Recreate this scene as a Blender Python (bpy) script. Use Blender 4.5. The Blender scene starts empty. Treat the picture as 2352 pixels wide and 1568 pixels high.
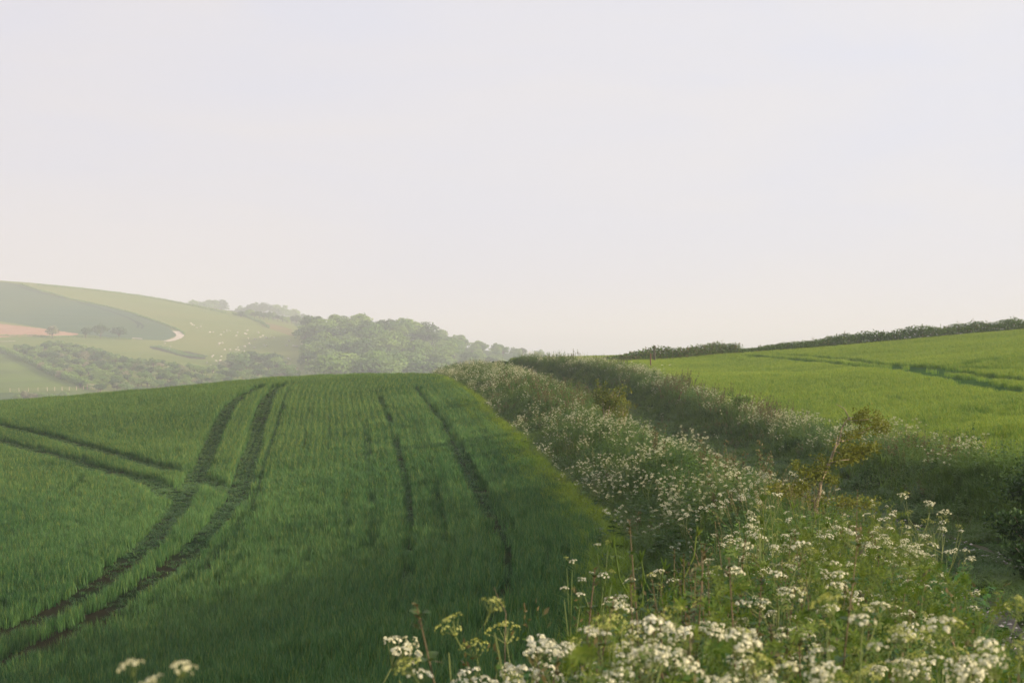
import bpy, math, random
import numpy as np
R = math.radians
rng = np.random.default_rng(7)
random.seed(7)
sc = bpy.context.scene
COL = sc.collection

# ------------------------------------------------------------------ camera, world, sun
F = 1422.0          # focal length in pixels of the 1024 px wide picture
HY = 345.0          # picture row of the horizon
cam = bpy.data.objects.new("camera", bpy.data.cameras.new("camera"))
COL.objects.link(cam)
cam.location = (0, 0, 0)
cam.rotation_euler = (R(90) + math.atan((HY - 341.0) / F), 0, 0)
cam.data.lens = 50.0
cam.data.sensor_width = 36.0
cam.data.clip_start = 0.05
cam.data.clip_end = 20000
cam.data.dof.use_dof = True
cam.data.dof.focus_distance = 45.0
cam.data.dof.aperture_fstop = 8.0
sc.camera = cam

SUN_EL, SUN_AZ = R(14.5), R(-33.0)      # azimuth measured from +X towards +Y
sx, sy, sz = math.cos(SUN_EL) * math.cos(SUN_AZ), math.cos(SUN_EL) * math.sin(SUN_AZ), math.sin(SUN_EL)
sl = bpy.data.lights.new("sun", 'SUN')
sl.energy = 5.0
sl.angle = R(0.6)
sl.color = (1.0, 0.80, 0.55)
so = bpy.data.objects.new("sun", sl)
COL.objects.link(so)
from mathutils import Vector
so.rotation_euler = Vector((sx, sy, sz)).to_track_quat('Z', 'Y').to_euler()

w = bpy.data.worlds.new("World")
sc.world = w
w.use_nodes = True
nt = w.node_tree
nt.nodes.clear()
def N(tree, t, **kw):
    n = tree.nodes.new(t)
    for k, v in kw.items():
        setattr(n, k, v)
    return n
out = N(nt, 'ShaderNodeOutputWorld')
bg = N(nt, 'ShaderNodeBackground')
bg.inputs['Strength'].default_value = 0.083
sky = N(nt, 'ShaderNodeTexSky', sky_type='NISHITA', sun_disc=False)
sky.sun_elevation = SUN_EL
sky.sun_rotation = math.pi / 2 - SUN_AZ
sky.air_density = 1.0
sky.dust_density = 1.5
tc = N(nt, 'ShaderNodeTexCoord')
mp = N(nt, 'ShaderNodeMapping')
mp.inputs['Scale'].default_value = (1.0, 1.0, 4.0)
nt.links.new(tc.outputs['Generated'], mp.inputs['Vector'])
nz = N(nt, 'ShaderNodeTexNoise')
nz.inputs['Scale'].default_value = 2.6
nz.inputs['Detail'].default_value = 5
nz.inputs['Roughness'].default_value = 0.5
nz.inputs['Distortion'].default_value = 0.4
nt.links.new(mp.outputs['Vector'], nz.inputs['Vector'])
# thin cloud veil: from slightly blue gaps to pale, faintly warm cloud
cr = N(nt, 'ShaderNodeValToRGB')
e = cr.color_ramp.elements
e[0].position, e[0].color = 0.42, (7.6, 7.7, 8.5, 1)
e[1].position, e[1].color = 0.60, (8.0, 7.88, 8.2, 1)
nt.links.new(nz.outputs['Fac'], cr.inputs['Fac'])
# cloud is thicker and a little greyer, warmer low down on the left (away from the sun)
dotn = N(nt, 'ShaderNodeVectorMath', operation='DOT_PRODUCT')
dotn.inputs[1].default_value = (0.92, 0.25, 0.35)
nt.links.new(tc.outputs['Generated'], dotn.inputs[0])
mr = N(nt, 'ShaderNodeMapRange')
mr.inputs['From Min'].default_value = -0.15
mr.inputs['From Max'].default_value = 0.75
nt.links.new(dotn.outputs['Value'], mr.inputs['Value'])
cm = N(nt, 'ShaderNodeMix', data_type='RGBA', blend_type='MULTIPLY')
cm.inputs['Factor'].default_value = 1.0
cr2 = N(nt, 'ShaderNodeValToRGB')
cr2.color_ramp.elements[0].color = (0.915, 0.875, 0.86, 1)
cr2.color_ramp.elements[1].color = (1.0, 1.0, 1.0, 1)
nt.links.new(mr.outputs['Result'], cr2.inputs['Fac'])
nt.links.new(cr.outputs['Color'], cm.inputs['A'])
nt.links.new(cr2.outputs['Color'], cm.inputs['B'])
mx = N(nt, 'ShaderNodeMix', data_type='RGBA')
mx.inputs['Factor'].default_value = 0.93
nt.links.new(sky.outputs['Color'], mx.inputs['A'])
nt.links.new(cm.outputs['Result'], mx.inputs['B'])
nt.links.new(mx.outputs['Result'], bg.inputs['Color'])
nt.links.new(bg.outputs['Background'], out.inputs['Surface'])

sc.view_settings.view_transform = 'Standard'
sc.view_settings.look = 'None'
sc.view_settings.exposure = 0.45
sc.view_settings.gamma = 1.0
sc.cycles.use_denoising = True
sc.cycles.max_bounces = 6
sc.cycles.diffuse_bounces = 3
sc.cycles.glossy_bounces = 1
sc.cycles.transmission_bounces = 3
sc.cycles.volume_bounces = 1
sc.cycles.transparent_max_bounces = 4
sc.cycles.use_adaptive_sampling = True
sc.cycles.adaptive_threshold = 0.008
HAZE = 0.00058

# ------------------------------------------------------------------ helpers
def tag(o, label=None, cat=None, group=None, kind=None):
    if label: o['label'] = label
    if cat: o['category'] = cat
    if group: o['group'] = group
    if kind: o['kind'] = kind
    return o

def smooth(x, a, b):
    t = np.clip((x - a) / (b - a), 0, 1)
    return t * t * (3 - 2 * t)

_perm = np.random.default_rng(3).random((256, 256))
def vnoise(x, y, s):
    """smooth value noise in 0..1, cell size s"""
    x = np.asarray(x, float) / s; y = np.asarray(y, float) / s
    xi = np.floor(x).astype(int); yi = np.floor(y).astype(int)
    fx = x - xi; fy = y - yi
    fx = fx * fx * (3 - 2 * fx); fy = fy * fy * (3 - 2 * fy)
    g = lambda i, j: _perm[i & 255, j & 255]
    return (g(xi, yi) * (1 - fx) + g(xi + 1, yi) * fx) * (1 - fy) + (g(xi, yi + 1) * (1 - fx) + g(xi + 1, yi + 1) * fx) * fy
def fbm(x, y, s, o=3):
    v = 0; a = 1; t = 0
    for k in range(o):
        v = v + a * vnoise(np.asarray(x) + 17.3 * k, np.asarray(y) - 9.1 * k, s / 2 ** k); t += a; a *= .5
    return v / t

class TPS:
    def __init__(s, pts, sc_=50.0, lam=1e-4):
        p = np.array(pts, float); s.s = sc_
        s.P = p[:, :2] / sc_; n = len(p)
        d = np.linalg.norm(s.P[:, None] - s.P[None], axis=2)
        K = np.where(d > 0, d ** 2 * np.log(d + 1e-12), 0) + lam * np.eye(n)
        Q = np.c_[np.ones(n), s.P]
        A = np.zeros((n + 3, n + 3)); A[:n, :n] = K; A[:n, n:] = Q; A[n:, :n] = Q.T
        s.c = np.linalg.solve(A, np.r_[p[:, 2], 0, 0, 0])
    def __call__(s, x, y):
        sh = np.shape(x); q = np.c_[np.ravel(x), np.ravel(y)] / s.s
        o = np.empty(len(q)); n = len(s.P)
        for i in range(0, len(q), 20000):
            b = q[i:i + 20000]
            d2 = ((b[:, None] - s.P[None]) ** 2).sum(2)
            o[i:i + 20000] = (0.5 * d2 * np.log(d2 + 1e-20)) @ s.c[:n] + s.c[n] + b @ s.c[n + 1:]
        return o.reshape(sh)
def P(px, py, Y):
    return ((px - 512.0) / F * Y, Y, -(py - HY) / F * Y)

# ------------------------------------------------------------------ the lie of the land
def IP(tab):
    ys = np.array([a for a, b in tab], float); vs = np.array([b for a, b in tab], float)
    fine = np.arange(ys[0], ys[-1] + .5, 1.0)
    v = np.interp(fine, ys, vs)
    k = np.hanning(9); k /= k.sum()
    vv = np.convolve(np.pad(v, 4, mode='edge'), k, 'valid')
    return lambda Y: np.interp(Y, fine, vv)
footX = IP([(-30, -2.6), (0, -1.5), (5, -.6), (10, .3), (16, 1.2), (24, 1.9), (29, 1.9), (38, 1.3), (52, .37), (75, -1.7), (100, -5.1), (120, -8.5), (140, -12), (200, -25)])
laneX = IP([(-30, 1), (0, 3.6), (12.6, 5.6), (18.5, 6.6), (35, 6.9), (60, 7.0), (80, 5.6), (100, 3.5), (110, 2.4), (130, -1.2), (150, -5), (200, -17)])
laneZ = IP([(-30, -3.4), (0, -3.2), (12, -2.98), (18.5, -3.12), (28, -3.45), (35, -3.75), (60, -4.3), (80, -4.1), (110, -3.3), (130, -2.6), (150, -3.6), (200, -9)])
ridgeZ = IP([(-30, -2.1), (0, -1.6), (6, -1.75), (10, -2.0), (14, -2.35), (20, -2.62), (24, -2.78), (38, -2.98), (50, -3.18), (75, -2.42), (100, -1.88), (112, -1.9), (130, -2.6), (150, -4.2), (200, -10)])
edgeX = IP([(-30, 7.5), (0, 8.4), (12, 9.0), (20, 9.6), (28, 10.1), (45, 11.3), (60, 11.5), (80, 10.4), (100, 9.0), (110, 7.6), (125, 4.4), (140, .6), (160, -5), (200, -14)])
edgeZ = IP([(-30, -1.8), (0, -2.0), (12, -2.3), (28, -2.72), (45, -3.45), (60, -3.75), (80, -3.1), (100, -2.2), (110, -1.9), (125, -1.65), (140, -1.5), (160, -2.4), (200, -6)])

wp = [P(0, 405, 105), P(110, 396, 104), P(220, 386, 103), P(290, 380.5, 101), P(380, 377.5, 100),
      P(0, 500, 55), P(0, 440, 78), P(200, 440, 72), P(200, 500, 50), P(200, 580, 34), P(0, 580, 36), P(400, 440, 62),
      P(400, 500, 42), P(400, 580, 27.5), P(400, 640, 20.5), P(0, 683, 27), P(200, 683, 22), P(400, 683, 17.5), P(-150, 500, 56), P(-150, 415, 106), P(-150, 600, 36),
      (-4, 10, -3.9), (-10, 10, -5.0), (-25, 10, -7.0), (-3, 0, -3.2), (-12, 0, -4.6), (-6, -20, -3.8), (-50, 0, -10), (-60, 30, -10.5), (-30, -30, -6),
      (-50, 125, -7.4), (-25, 125, -5.6), (-8, 125, -4.4), (-60, 150, -14), (-30, 150, -11), (-10, 150, -9.5), (-60, 190, -26), (-20, 190, -21), (-110, 100, -13), (-110, 40, -16), (-120, 150, -22)]
for y in (-20, 0, 5, 10): wp.append((float(footX(y)), y, -2.75 - .028 * (y + 20)))
wp += [(float(footX(16)), 16, -3.45), (float(footX(24)), 24, -3.5), (float(footX(29)), 29, -3.62), (float(footX(38)), 38, -3.7), (float(footX(52)), 52, -3.5), (float(footX(75)), 75, -2.9), (float(footX(100)), 100, -2.33)]
fieldL = TPS(wp, 40, 3e-4)
rp = [P(1024, 400, 58), P(1024, 430, 40), P(1024, 360, 88), P(1024, 331, 140), P(870, 344.5, 140), P(870, 400, 72), P(870, 425, 55), P(870, 370, 97), P(740, 353.5, 138), P(740, 375, 104), P(740, 398, 80),
      P(623, 362, 132), P(660, 372, 112), P(1150, 400, 52), P(1150, 320, 140), P(1150, 360, 80), P(960, 337, 140), (30, 20, -.8), (30, 0, -.3), (30, -25, .2), (60, -10, 3.4), (60, 20, 2.6), (100, 0, 7.5), (100, 60, 6.5), (120, 130, 9), (100, -40, 8.5),
      (6, 165, -2.2), (25, 165, -1.4), (60, 165, .6), (90, 165, 3), (10, 210, -6), (60, 210, -3), (120, 210, 3), (150, -20, 11)]
for y in (-30, -10, 0, 12, 20, 28, 36, 45, 52, 60, 70, 80, 90, 100, 110, 125, 140, 160, 200): rp.append((float(edgeX(y)), y, float(edgeZ(y))))
fieldR = TPS(rp, 40, 3e-4)
LW = 1.25     # half width of the lane floor
def Hn(X, Y, rough=True):
    X = np.asarray(X, float); Y = np.asarray(Y, float)
    fx, lx, ex = footX(Y), laneX(Y), edgeX(Y)
    lz = laneZ(Y)
    l0 = lx - LW; l1 = lx + LW
    zl = fieldL(X, Y); zr = fieldR(X, Y)
    zf = fieldL(fx, Y)
    ez = fieldR(ex, Y)
    t = np.clip((X - fx) / np.maximum(l0 - fx, .3), 0, 1)
    rz = ridgeZ(Y)
    # foot -> ridge plateau -> steep drop into the lane
    up = smooth(t / np.interp(Y, [3, 9, 20], [.30, .38, .55]), 0.0, 1.0); dn = smooth(t, .62, 1.0)
    zb = (zf * (1 - up) + rz * up) * (1 - dn) + lz * dn
    u = np.clip((X - l1) / np.maximum(ex - l1, .3), 0, 1)
    zc = lz * (1 - smooth(u, .15, .8)) + ez * smooth(u, .15, .8)
    dl = (X - lx)
    zlane = lz - .05 * (np.exp(-((np.abs(dl) - .72) / .2) ** 2)) + 0.03 * np.exp(-(dl / .4) ** 2)
    z = np.where(X < fx, zl, np.where(X < l0, zb, np.where(X < l1, zlane, np.where(X < ex, zc, zr))))
    if rough:
        bank = smooth(X, fx - .2, fx + .6) * (1 - smooth(X, ex - .5, ex)) * (1 - smooth(np.abs(dl), LW + .6, LW))
        z = z + bank * (fbm(X, Y, 1.6) - .5) * .45
        z = z + (fbm(X, Y, 7.0) - .5) * .12
    return z
fp = [P(-60, 279, 1300), P(0, 282, 1300), P(65, 287, 1290), P(130, 293, 1260), P(218, 311, 1180), P(279, 324, 1100), P(310, 334, 1000),
      (-560, 1650, 30), (-450, 1650, 28), (-340, 1480, 14), P(190, 312, 1750), P(250, 312, 1750), P(310, 326, 1750), P(390, 350, 1750), P(120, 308, 1750), P(0, 322, 1010), P(100, 321, 1010), P(180, 338, 940), P(240, 350, 890), P(300, 361, 800), P(75, 345, 850),
      P(0, 352, 800), P(0, 372, 680), P(0, 393, 560), P(90, 393, 570), P(90, 369, 700), P(180, 374, 680), P(300, 380, 680), P(200, 392, 600), P(-60, 352, 800), P(-60, 395, 560),
      P(330, 334, 900), P(380, 340, 900), P(430, 346, 900), P(455, 359, 900), P(515, 370, 880), P(600, 372, 880), P(320, 384, 700), P(440, 388, 700), P(520, 395, 700), P(380, 361, 800), P(330, 350, 850), P(440, 366, 800),
      (-200, 420, -30), (-60, 420, -30), (60, 420, -30), (-300, 420, -27), (-120, 260, -31), (60, 280, -24), (200, 300, -12), (300, 600, -30), (0, 560, -26), (400, 900, -40),
      (-200, 200, -31), (0, 230, -24), (-300, 0, -30), (300, 0, 10), (0, -300, -8), (300, 300, -6), (-300, -300, -20), (300, -300, 12),
      (-500, 700, 4), (-600, 1000, 30), (-700, 400, 0), (700, 1200, -50), (200, 1500, -40), (-3000, 2500, -40), (0, 4500, -90), (3000, 2500, -60), (3000, 0, -40), (-3000, 0, -40), (0, -3000, -60), (2500, -2500, -60), (-2500, -2500, -60), (-2000, 5500, -90), (3500, 5500, -90), (-300, 2600, -20)]
farT = TPS(fp, 500, 1e-5)
def Hf(X, Y):
    X = np.asarray(X, float); Y = np.asarray(Y, float)
    return farT(X, Y) + (fbm(X, Y, 60.0) - .5) * 1.6

def project(X, Y, Z):
    return 512 + F * X / Y, HY - F * Z / Y
def cast(pts, Hfun, y0, y1, n=1500, lift=0.0):
    """where the sight lines of the picture meet the land"""
    pts = np.array(pts, float)
    Ys = np.exp(np.linspace(math.log(y0), math.log(y1), n))
    Xs = (pts[:, :1] - 512) / F * Ys[None]
    Zs = -(pts[:, 1:2] - HY) / F * Ys[None]
    H = Hfun(Xs, np.broadcast_to(Ys, Xs.shape)) + lift
    below = Zs <= H
    k = np.where(below.any(1), below.argmax(1), -1)
    k0 = np.maximum(k - 1, 0)
    i = np.arange(len(pts))
    d0 = Zs[i, k0] - H[i, k0]; d1 = Zs[i, k] - H[i, k]
    t = np.where(k > 0, d0 / np.where(np.abs(d0 - d1) < 1e-9, 1, d0 - d1), 0)
    Y = Ys[k0] * (1 - t) + Ys[k] * t
    return (pts[:, 0] - 512) / F * Y, Y, k >= 0
D = 0.43537   # from the 2352 px wide view to the 1024 px picture
def dpts(l): return [(a * D, b * D) for a, b in l]

def mesh_obj(name, verts, faces, mats, parent=None, attrs=None, link=True, smooth_=False, mi=None):
    me = bpy.data.meshes.new(name)
    verts = np.asarray(verts, np.float32).reshape(-1, 3)
    me.vertices.add(len(verts)); me.vertices.foreach_set('co', verts.ravel())
    if isinstance(faces, np.ndarray) and faces.ndim == 2:
        k = faces.shape[1]; nf = len(faces)
        me.loops.add(nf * k); me.loops.foreach_set('vertex_index', faces.ravel().astype(np.int32))
        me.polygons.add(nf); me.polygons.foreach_set('loop_start', np.arange(0, nf * k, k, dtype=np.int32))
    else:
        ls = [len(f) for f in faces]; nf = len(ls)
        flat = np.array([i for f in faces for i in f], np.int32)
        me.loops.add(len(flat)); me.loops.foreach_set('vertex_index', flat)
        me.polygons.add(nf); me.polygons.foreach_set('loop_start', np.r_[0, np.cumsum(ls)[:-1]].astype(np.int32))
    if smooth_: me.polygons.foreach_set('use_smooth', np.ones(nf, bool))
    if mi is not None: me.polygons.foreach_set('material_index', np.asarray(mi, np.int32))
    for m in (mats if isinstance(mats, (list, tuple)) else [mats]): me.materials.append(m)
    if attrs:
        for k_, v in attrs.items():
            a = me.attributes.new(k_, 'FLOAT', 'POINT'); a.data.foreach_set('value', np.asarray(v, np.float32))
    me.update(calc_edges=True)
    o = bpy.data.objects.new(name, me)
    if link: COL.objects.link(o)
    if parent is not None: o.parent = parent
    return o

# ------------------------------------------------------------------ materials
def newmat(name):
    m = bpy.data.materials.new(name); m.use_nodes = True
    t = m.node_tree; t.nodes.clear()
    o = N(t, 'ShaderNodeOutputMaterial')
    m.use_backface_culling = False
    return m, t, o
def mathn(t, op, a, b=None, clamp=False):
    n = N(t, 'ShaderNodeMath', operation=op, use_clamp=clamp)
    for i, v in enumerate((a, b)):
        if v is None: continue
        if isinstance(v, (int, float)): n.inputs[i].default_value = v
        else: t.links.new(v, n.inputs[i])
    return n.outputs[0]
def leafmat(name, c1, c2, transl=.35, tcol=None, rough=.55, spec=.3, nscale=.25, cnoise=.35, c3=None, tip=None, orand=.3, tw=.5):
    """c1..c2 vary leaf by leaf ('tint'), plant by plant and by patches of ground; tip = colour at 'tip' attribute 1"""
    m, t, o = newmat(name)
    at = N(t, 'ShaderNodeAttribute', attribute_name='tint')
    oi = N(t, 'ShaderNodeObjectInfo')
    ge = N(t, 'ShaderNodeNewGeometry')
    no = N(t, 'ShaderNodeTexNoise'); no.inputs['Scale'].default_value = nscale; no.inputs['Detail'].default_value = 2
    t.links.new(ge.outputs['Position'], no.inputs['Vector'])
    f = mathn(t, 'MULTIPLY', at.outputs['Fac'], tw)
    f = mathn(t, 'ADD', f, mathn(t, 'MULTIPLY', oi.outputs['Random'], orand))
    nn = mathn(t, 'MULTIPLY', mathn(t, 'SUBTRACT', no.outputs['Fac'], .5), cnoise * 4)
    f = mathn(t, 'ADD', f, nn)
    f = mathn(t, 'ADD', f, .35 - tw / 2, True)
    mxn = N(t, 'ShaderNodeMix', data_type='RGBA')
    t.links.new(f, mxn.inputs['Factor'])
    mxn.inputs['A'].default_value = (*c1, 1); mxn.inputs['B'].default_value = (*c2, 1)
    col = mxn.outputs['Result']
    if tip is not None:
        ta = N(t, 'ShaderNodeAttribute', attribute_name='tip')
        m2 = N(t, 'ShaderNodeMix', data_type='RGBA'); t.links.new(ta.outputs['Fac'], m2.inputs['Factor'])
        t.links.new(col, m2.inputs['A']); m2.inputs['B'].default_value = (*tip, 1)
        col = m2.outputs['Result']
    b = N(t, 'ShaderNodeBsdfPrincipled')
    t.links.new(col, b.inputs['Base Color'])
    b.inputs['Roughness'].default_value = rough
    b.inputs['Specular IOR Level'].default_value = spec
    if transl > 0:
        tr = N(t, 'ShaderNodeBsdfTranslucent')
        hs = N(t, 'ShaderNodeMix', data_type='RGBA', blend_type='MULTIPLY'); hs.inputs['Factor'].default_value = 1
        t.links.new(col, hs.inputs['A']); hs.inputs['B'].default_value = (*(tcol or (1.7, 1.5, .5)), 1)
        t.links.new(hs.outputs['Result'], tr.inputs['Color'])
        ms = N(t, 'ShaderNodeMixShader'); ms.inputs[0].default_value = transl
        t.links.new(b.outputs[0], ms.inputs[1]); t.links.new(tr.outputs[0], ms.inputs[2])
        t.links.new(ms.outputs[0], o.inputs['Surface'])
    else:
        t.links.new(b.outputs[0], o.inputs['Surface'])
    return m
def groundmat(name, c1, c2, scale, c3=None, scale3=.05, bump=.3, detail=6, rough=.95, stretch=None):
    m, t, o = newmat(name)
    ge = N(t, 'ShaderNodeNewGeometry')
    vec = ge.outputs['Position']
    if stretch:
        mpn = N(t, 'ShaderNodeMapping'); mpn.inputs['Scale'].default_value = stretch[:3]; mpn.inputs['Rotation'].default_value = (0, 0, stretch[3])
        t.links.new(vec, mpn.inputs['Vector']); vec = mpn.outputs['Vector']
    no = N(t, 'ShaderNodeTexNoise'); no.inputs['Scale'].default_value = scale; no.inputs['Detail'].default_value = detail; no.inputs['Roughness'].default_value = .65
    t.links.new(vec, no.inputs['Vector'])
    mr_ = N(t, 'ShaderNodeMapRange'); mr_.inputs['From Min'].default_value = .34; mr_.inputs['From Max'].default_value = .66
    t.links.new(no.outputs['Fac'], mr_.inputs['Value'])
    mxn = N(t, 'ShaderNodeMix', data_type='RGBA'); t.links.new(mr_.outputs['Result'], mxn.inputs['Factor'])
    mxn.inputs['A'].default_value = (*c1, 1); mxn.inputs['B'].default_value = (*c2, 1)
    col = mxn.outputs['Result']
    if c3:
        n3 = N(t, 'ShaderNodeTexNoise'); n3.inputs['Scale'].default_value = scale3; n3.inputs['Detail'].default_value = 3
        t.links.new(ge.outputs['Position'], n3.inputs['Vector'])
        r3 = N(t, 'ShaderNodeMapRange'); r3.inputs['From Min'].default_value = .42; r3.inputs['From Max'].default_value = .62
        t.links.new(n3.outputs['Fac'], r3.inputs['Value'])
        m3 = N(t, 'ShaderNodeMix', data_type='RGBA'); t.links.new(r3.outputs['Result'], m3.inputs['Factor'])
        t.links.new(col, m3.inputs['A']); m3.inputs['B'].default_value = (*c3, 1); col = m3.outputs['Result']
    b = N(t, 'ShaderNodeBsdfPrincipled'); t.links.new(col, b.inputs['Base Color'])
    b.inputs['Roughness'].default_value = rough; b.inputs['Specular IOR Level'].default_value = 0.0
    if bump:
        bp = N(t, 'ShaderNodeBump'); bp.inputs['Strength'].default_value = bump; bp.inputs['Distance'].default_value = .1
        t.links.new(no.outputs['Fac'], bp.inputs['Height']); t.links.new(bp.outputs[0], b.inputs['Normal'])
    t.links.new(b.outputs[0], o.inputs['Surface'])
    return m

# ------------------------------------------------------------------ near ground
M_soilL = groundmat("wheat_soil", (.014, .034, .012), (.026, .048, .018), 3.0, (.035, .034, .018), .4)
M_bank = groundmat("bank_soil", (.020, .045, .012), (.04, .075, .018), 2.5, (.04, .05, .02), .6)
M_soilR = groundmat("barley_soil", (.035, .09, .018), (.06, .13, .025), 2.0, (.04, .09, .025), .12)
xs = np.unique(np.r_[np.arange(-130, -34, 4.0), np.arange(-34, -14, 1.0), np.arange(-14, 14, .3), np.arange(14, 40, 1.0), np.arange(40, 165, 4.0)])
ys = np.unique(np.r_[np.arange(-40, 0, 2.0), np.arange(0, 60, .6), np.arange(60, 150, 1.0), np.arange(150, 241, 4.0)])
GX, GY = np.meshgrid(xs, ys)
GZ = Hn(GX, GY)
nx, ny = len(xs), len(ys)
idx = np.arange(nx * ny).reshape(ny, nx)
q = np.stack([idx[:-1, :-1], idx[:-1, 1:], idx[1:, 1:], idx[1:, :-1]], -1).reshape(-1, 4)
cx = (GX[:-1, :-1] + GX[1:, 1:]) / 2; cy = (GY[:-1, :-1] + GY[1:, 1:]) / 2
mi = np.where(cx < footX(cy) - .3, 0, np.where(cx < edgeX(cy) + .3, 1, 2)).ravel()
ground = mesh_obj("ground", np.stack([GX, GY, GZ], -1), q, [M_soilL, M_bank, M_soilR], smooth_=True, mi=mi)
tag(ground, kind='structure')

# ------------------------------------------------------------------ valley and hills beyond the crest
M_past = groundmat("pasture_grass", (.15, .205, .042), (.19, .235, .055), .02, (.21, .235, .06), .006, bump=0)
M_teal = groundmat("young_crop", (.055, .115, .055), (.095, .155, .07), .05, (.09, .14, .055), .01, bump=0, stretch=(.08, 4, 1, -.25))
M_pink = groundmat("bare_chalk_soil", (.42, .25, .15), (.50, .31, .20), .08, bump=0)
M_low = groundmat("valley_pasture", (.14, .21, .042), (.18, .24, .05), .04, (.12, .17, .04), .02, bump=0)
M_straw = groundmat("dry_pasture", (.25, .19, .07), (.17, .17, .06), .03, bump=0)
M_scrub = groundmat("rough_scrub", (.05, .075, .035), (.09, .075, .05), .15, bump=0)
M_wood = groundmat("wood_floor", (.06, .11, .03), (.09, .14, .04), .05, bump=0)
def inpoly(px, py, poly):
    c = np.zeros(px.shape, bool); n = len(poly)
    for i in range(n):
        x1, y1 = poly[i]; x2, y2 = poly[i - 1]
        k = ((y1 > py) != (y2 > py)) & (px < (x2 - x1) * (py - y1) / (y2 - y1 + 1e-12) + x1)
        c ^= k
    return c
angs = np.concatenate([np.linspace(-22, 22, 560), np.linspace(23, 337, 90)])
rs = np.unique(np.r_[np.exp(np.linspace(math.log(150), math.log(520), 24)), np.arange(520, 1400, 3.0), np.exp(np.linspace(math.log(1400), math.log(7000), 60))])
A_, R_ = np.meshgrid(np.radians(angs), rs)
FX, FY = R_ * np.sin(A_), R_ * np.cos(A_)
FZ = Hf(FX, FY)
inner = smooth(R_, 260, 150)
FZ = FZ - inner * 3.0
na, nr = len(angs), len(rs)
idx = np.arange(na * nr).reshape(nr, na)
nxt = np.roll(idx, -1, axis=1)
q = np.stack([idx[:-1], nxt[:-1], nxt[1:], idx[1:]], -1).reshape(-1, 4)
cX = FX.ravel()[q].mean(1); cY = FY.ravel()[q].mean(1); cZ = FZ.ravel()[q].mean(1)
px, py = project(cX, np.maximum(cY, 1), cZ)
mi = np.zeros(len(q), int)
front = (cY > 450) & (cY < 1450)
Z1 = lambda l: [((u / 3.36) * .4, (680 + v / 3.36) * .4) for u, v in l]
Z2 = lambda l: [((600 + u / 3.36) * .4, (700 + v / 3.36) * .4) for u, v in l]
poly_teal = Z1([(-400, 60), (0, 78), (170, 98), (300, 150), (600, 235), (900, 290), (1130, 350), (1400, 450), (1500, 520), (1380, 572), (1100, 560), (900, 540), (640, 515), (380, 470), (0, 410), (-400, 370)])
poly_pink = Z1([(-400, 390), (0, 430), (380, 474), (660, 515), (640, 528), (250, 536), (0, 544), (-400, 560)])
poly_low = Z1([(-400, 560), (0, 670), (300, 800), (560, 920), (800, 1000), (800, 1200), (-400, 1200)])
poly_scrub = Z1([(1250, 615), (1400, 640), (1600, 665), (1740, 700), (1720, 730), (1600, 725), (1400, 672), (1270, 640)])
poly_straw = Z2([(175, 345), (300, 370), (445, 412), (450, 470), (250, 405), (190, 380)])
mi[front & inpoly(px, py, poly_low)] = 3
mi[front & inpoly(px, py, poly_teal)] = 1
mi[front & inpoly(px, py, poly_pink)] = 2
mi[front & inpoly(px, py, poly_scrub)] = 5
mi[front & inpoly(px, py, poly_straw)] = 4
mi[front & (px > 300 + (py - 330) * 1.0) & (px < 620) & (cY > 640)] = 6
mi[(cY < 560) & (cY > 0)] = 6
hill = mesh_obj("hills", np.stack([FX, FY, FZ], -1), q, [M_past, M_teal, M_pink, M_low, M_straw, M_scrub, M_wood], smooth_=True, mi=mi)
tag(hill, kind='structure')
# ------------------------------------------------------------------ geometry builders for plants
class MB:
    """collects faces of any plant piece into one mesh, with a 'tint' and a 'tip' value per vertex"""
    def __init__(s): s.v = []; s.f = []; s.t = []; s.p = []; s.m = []; s.n = 0; s.mi = 0
    def add(s, v, f, tint=.5, tip=0.0):
        v = np.asarray(v, float).reshape(-1, 3)
        s.v.append(v)
        for a in f: s.f.append(tuple(int(i) + s.n for i in a)); s.m.append(s.mi)
        s.t.append(np.broadcast_to(np.asarray(tint, float), (len(v),)))
        s.p.append(np.broadcast_to(np.asarray(tip, float), (len(v),)))
        s.n += len(v)
    def build(s, name, mats, parent=None, link=True, smooth_=False):
        return mesh_obj(name, np.concatenate(s.v), s.f, mats, parent, {'tint': np.concatenate(s.t), 'tip': np.concatenate(s.p)}, link, smooth_, s.m)
def nrm(v): v = np.asarray(v, float); return v / (np.linalg.norm(v, axis=-1, keepdims=True) + 1e-9)

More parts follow.
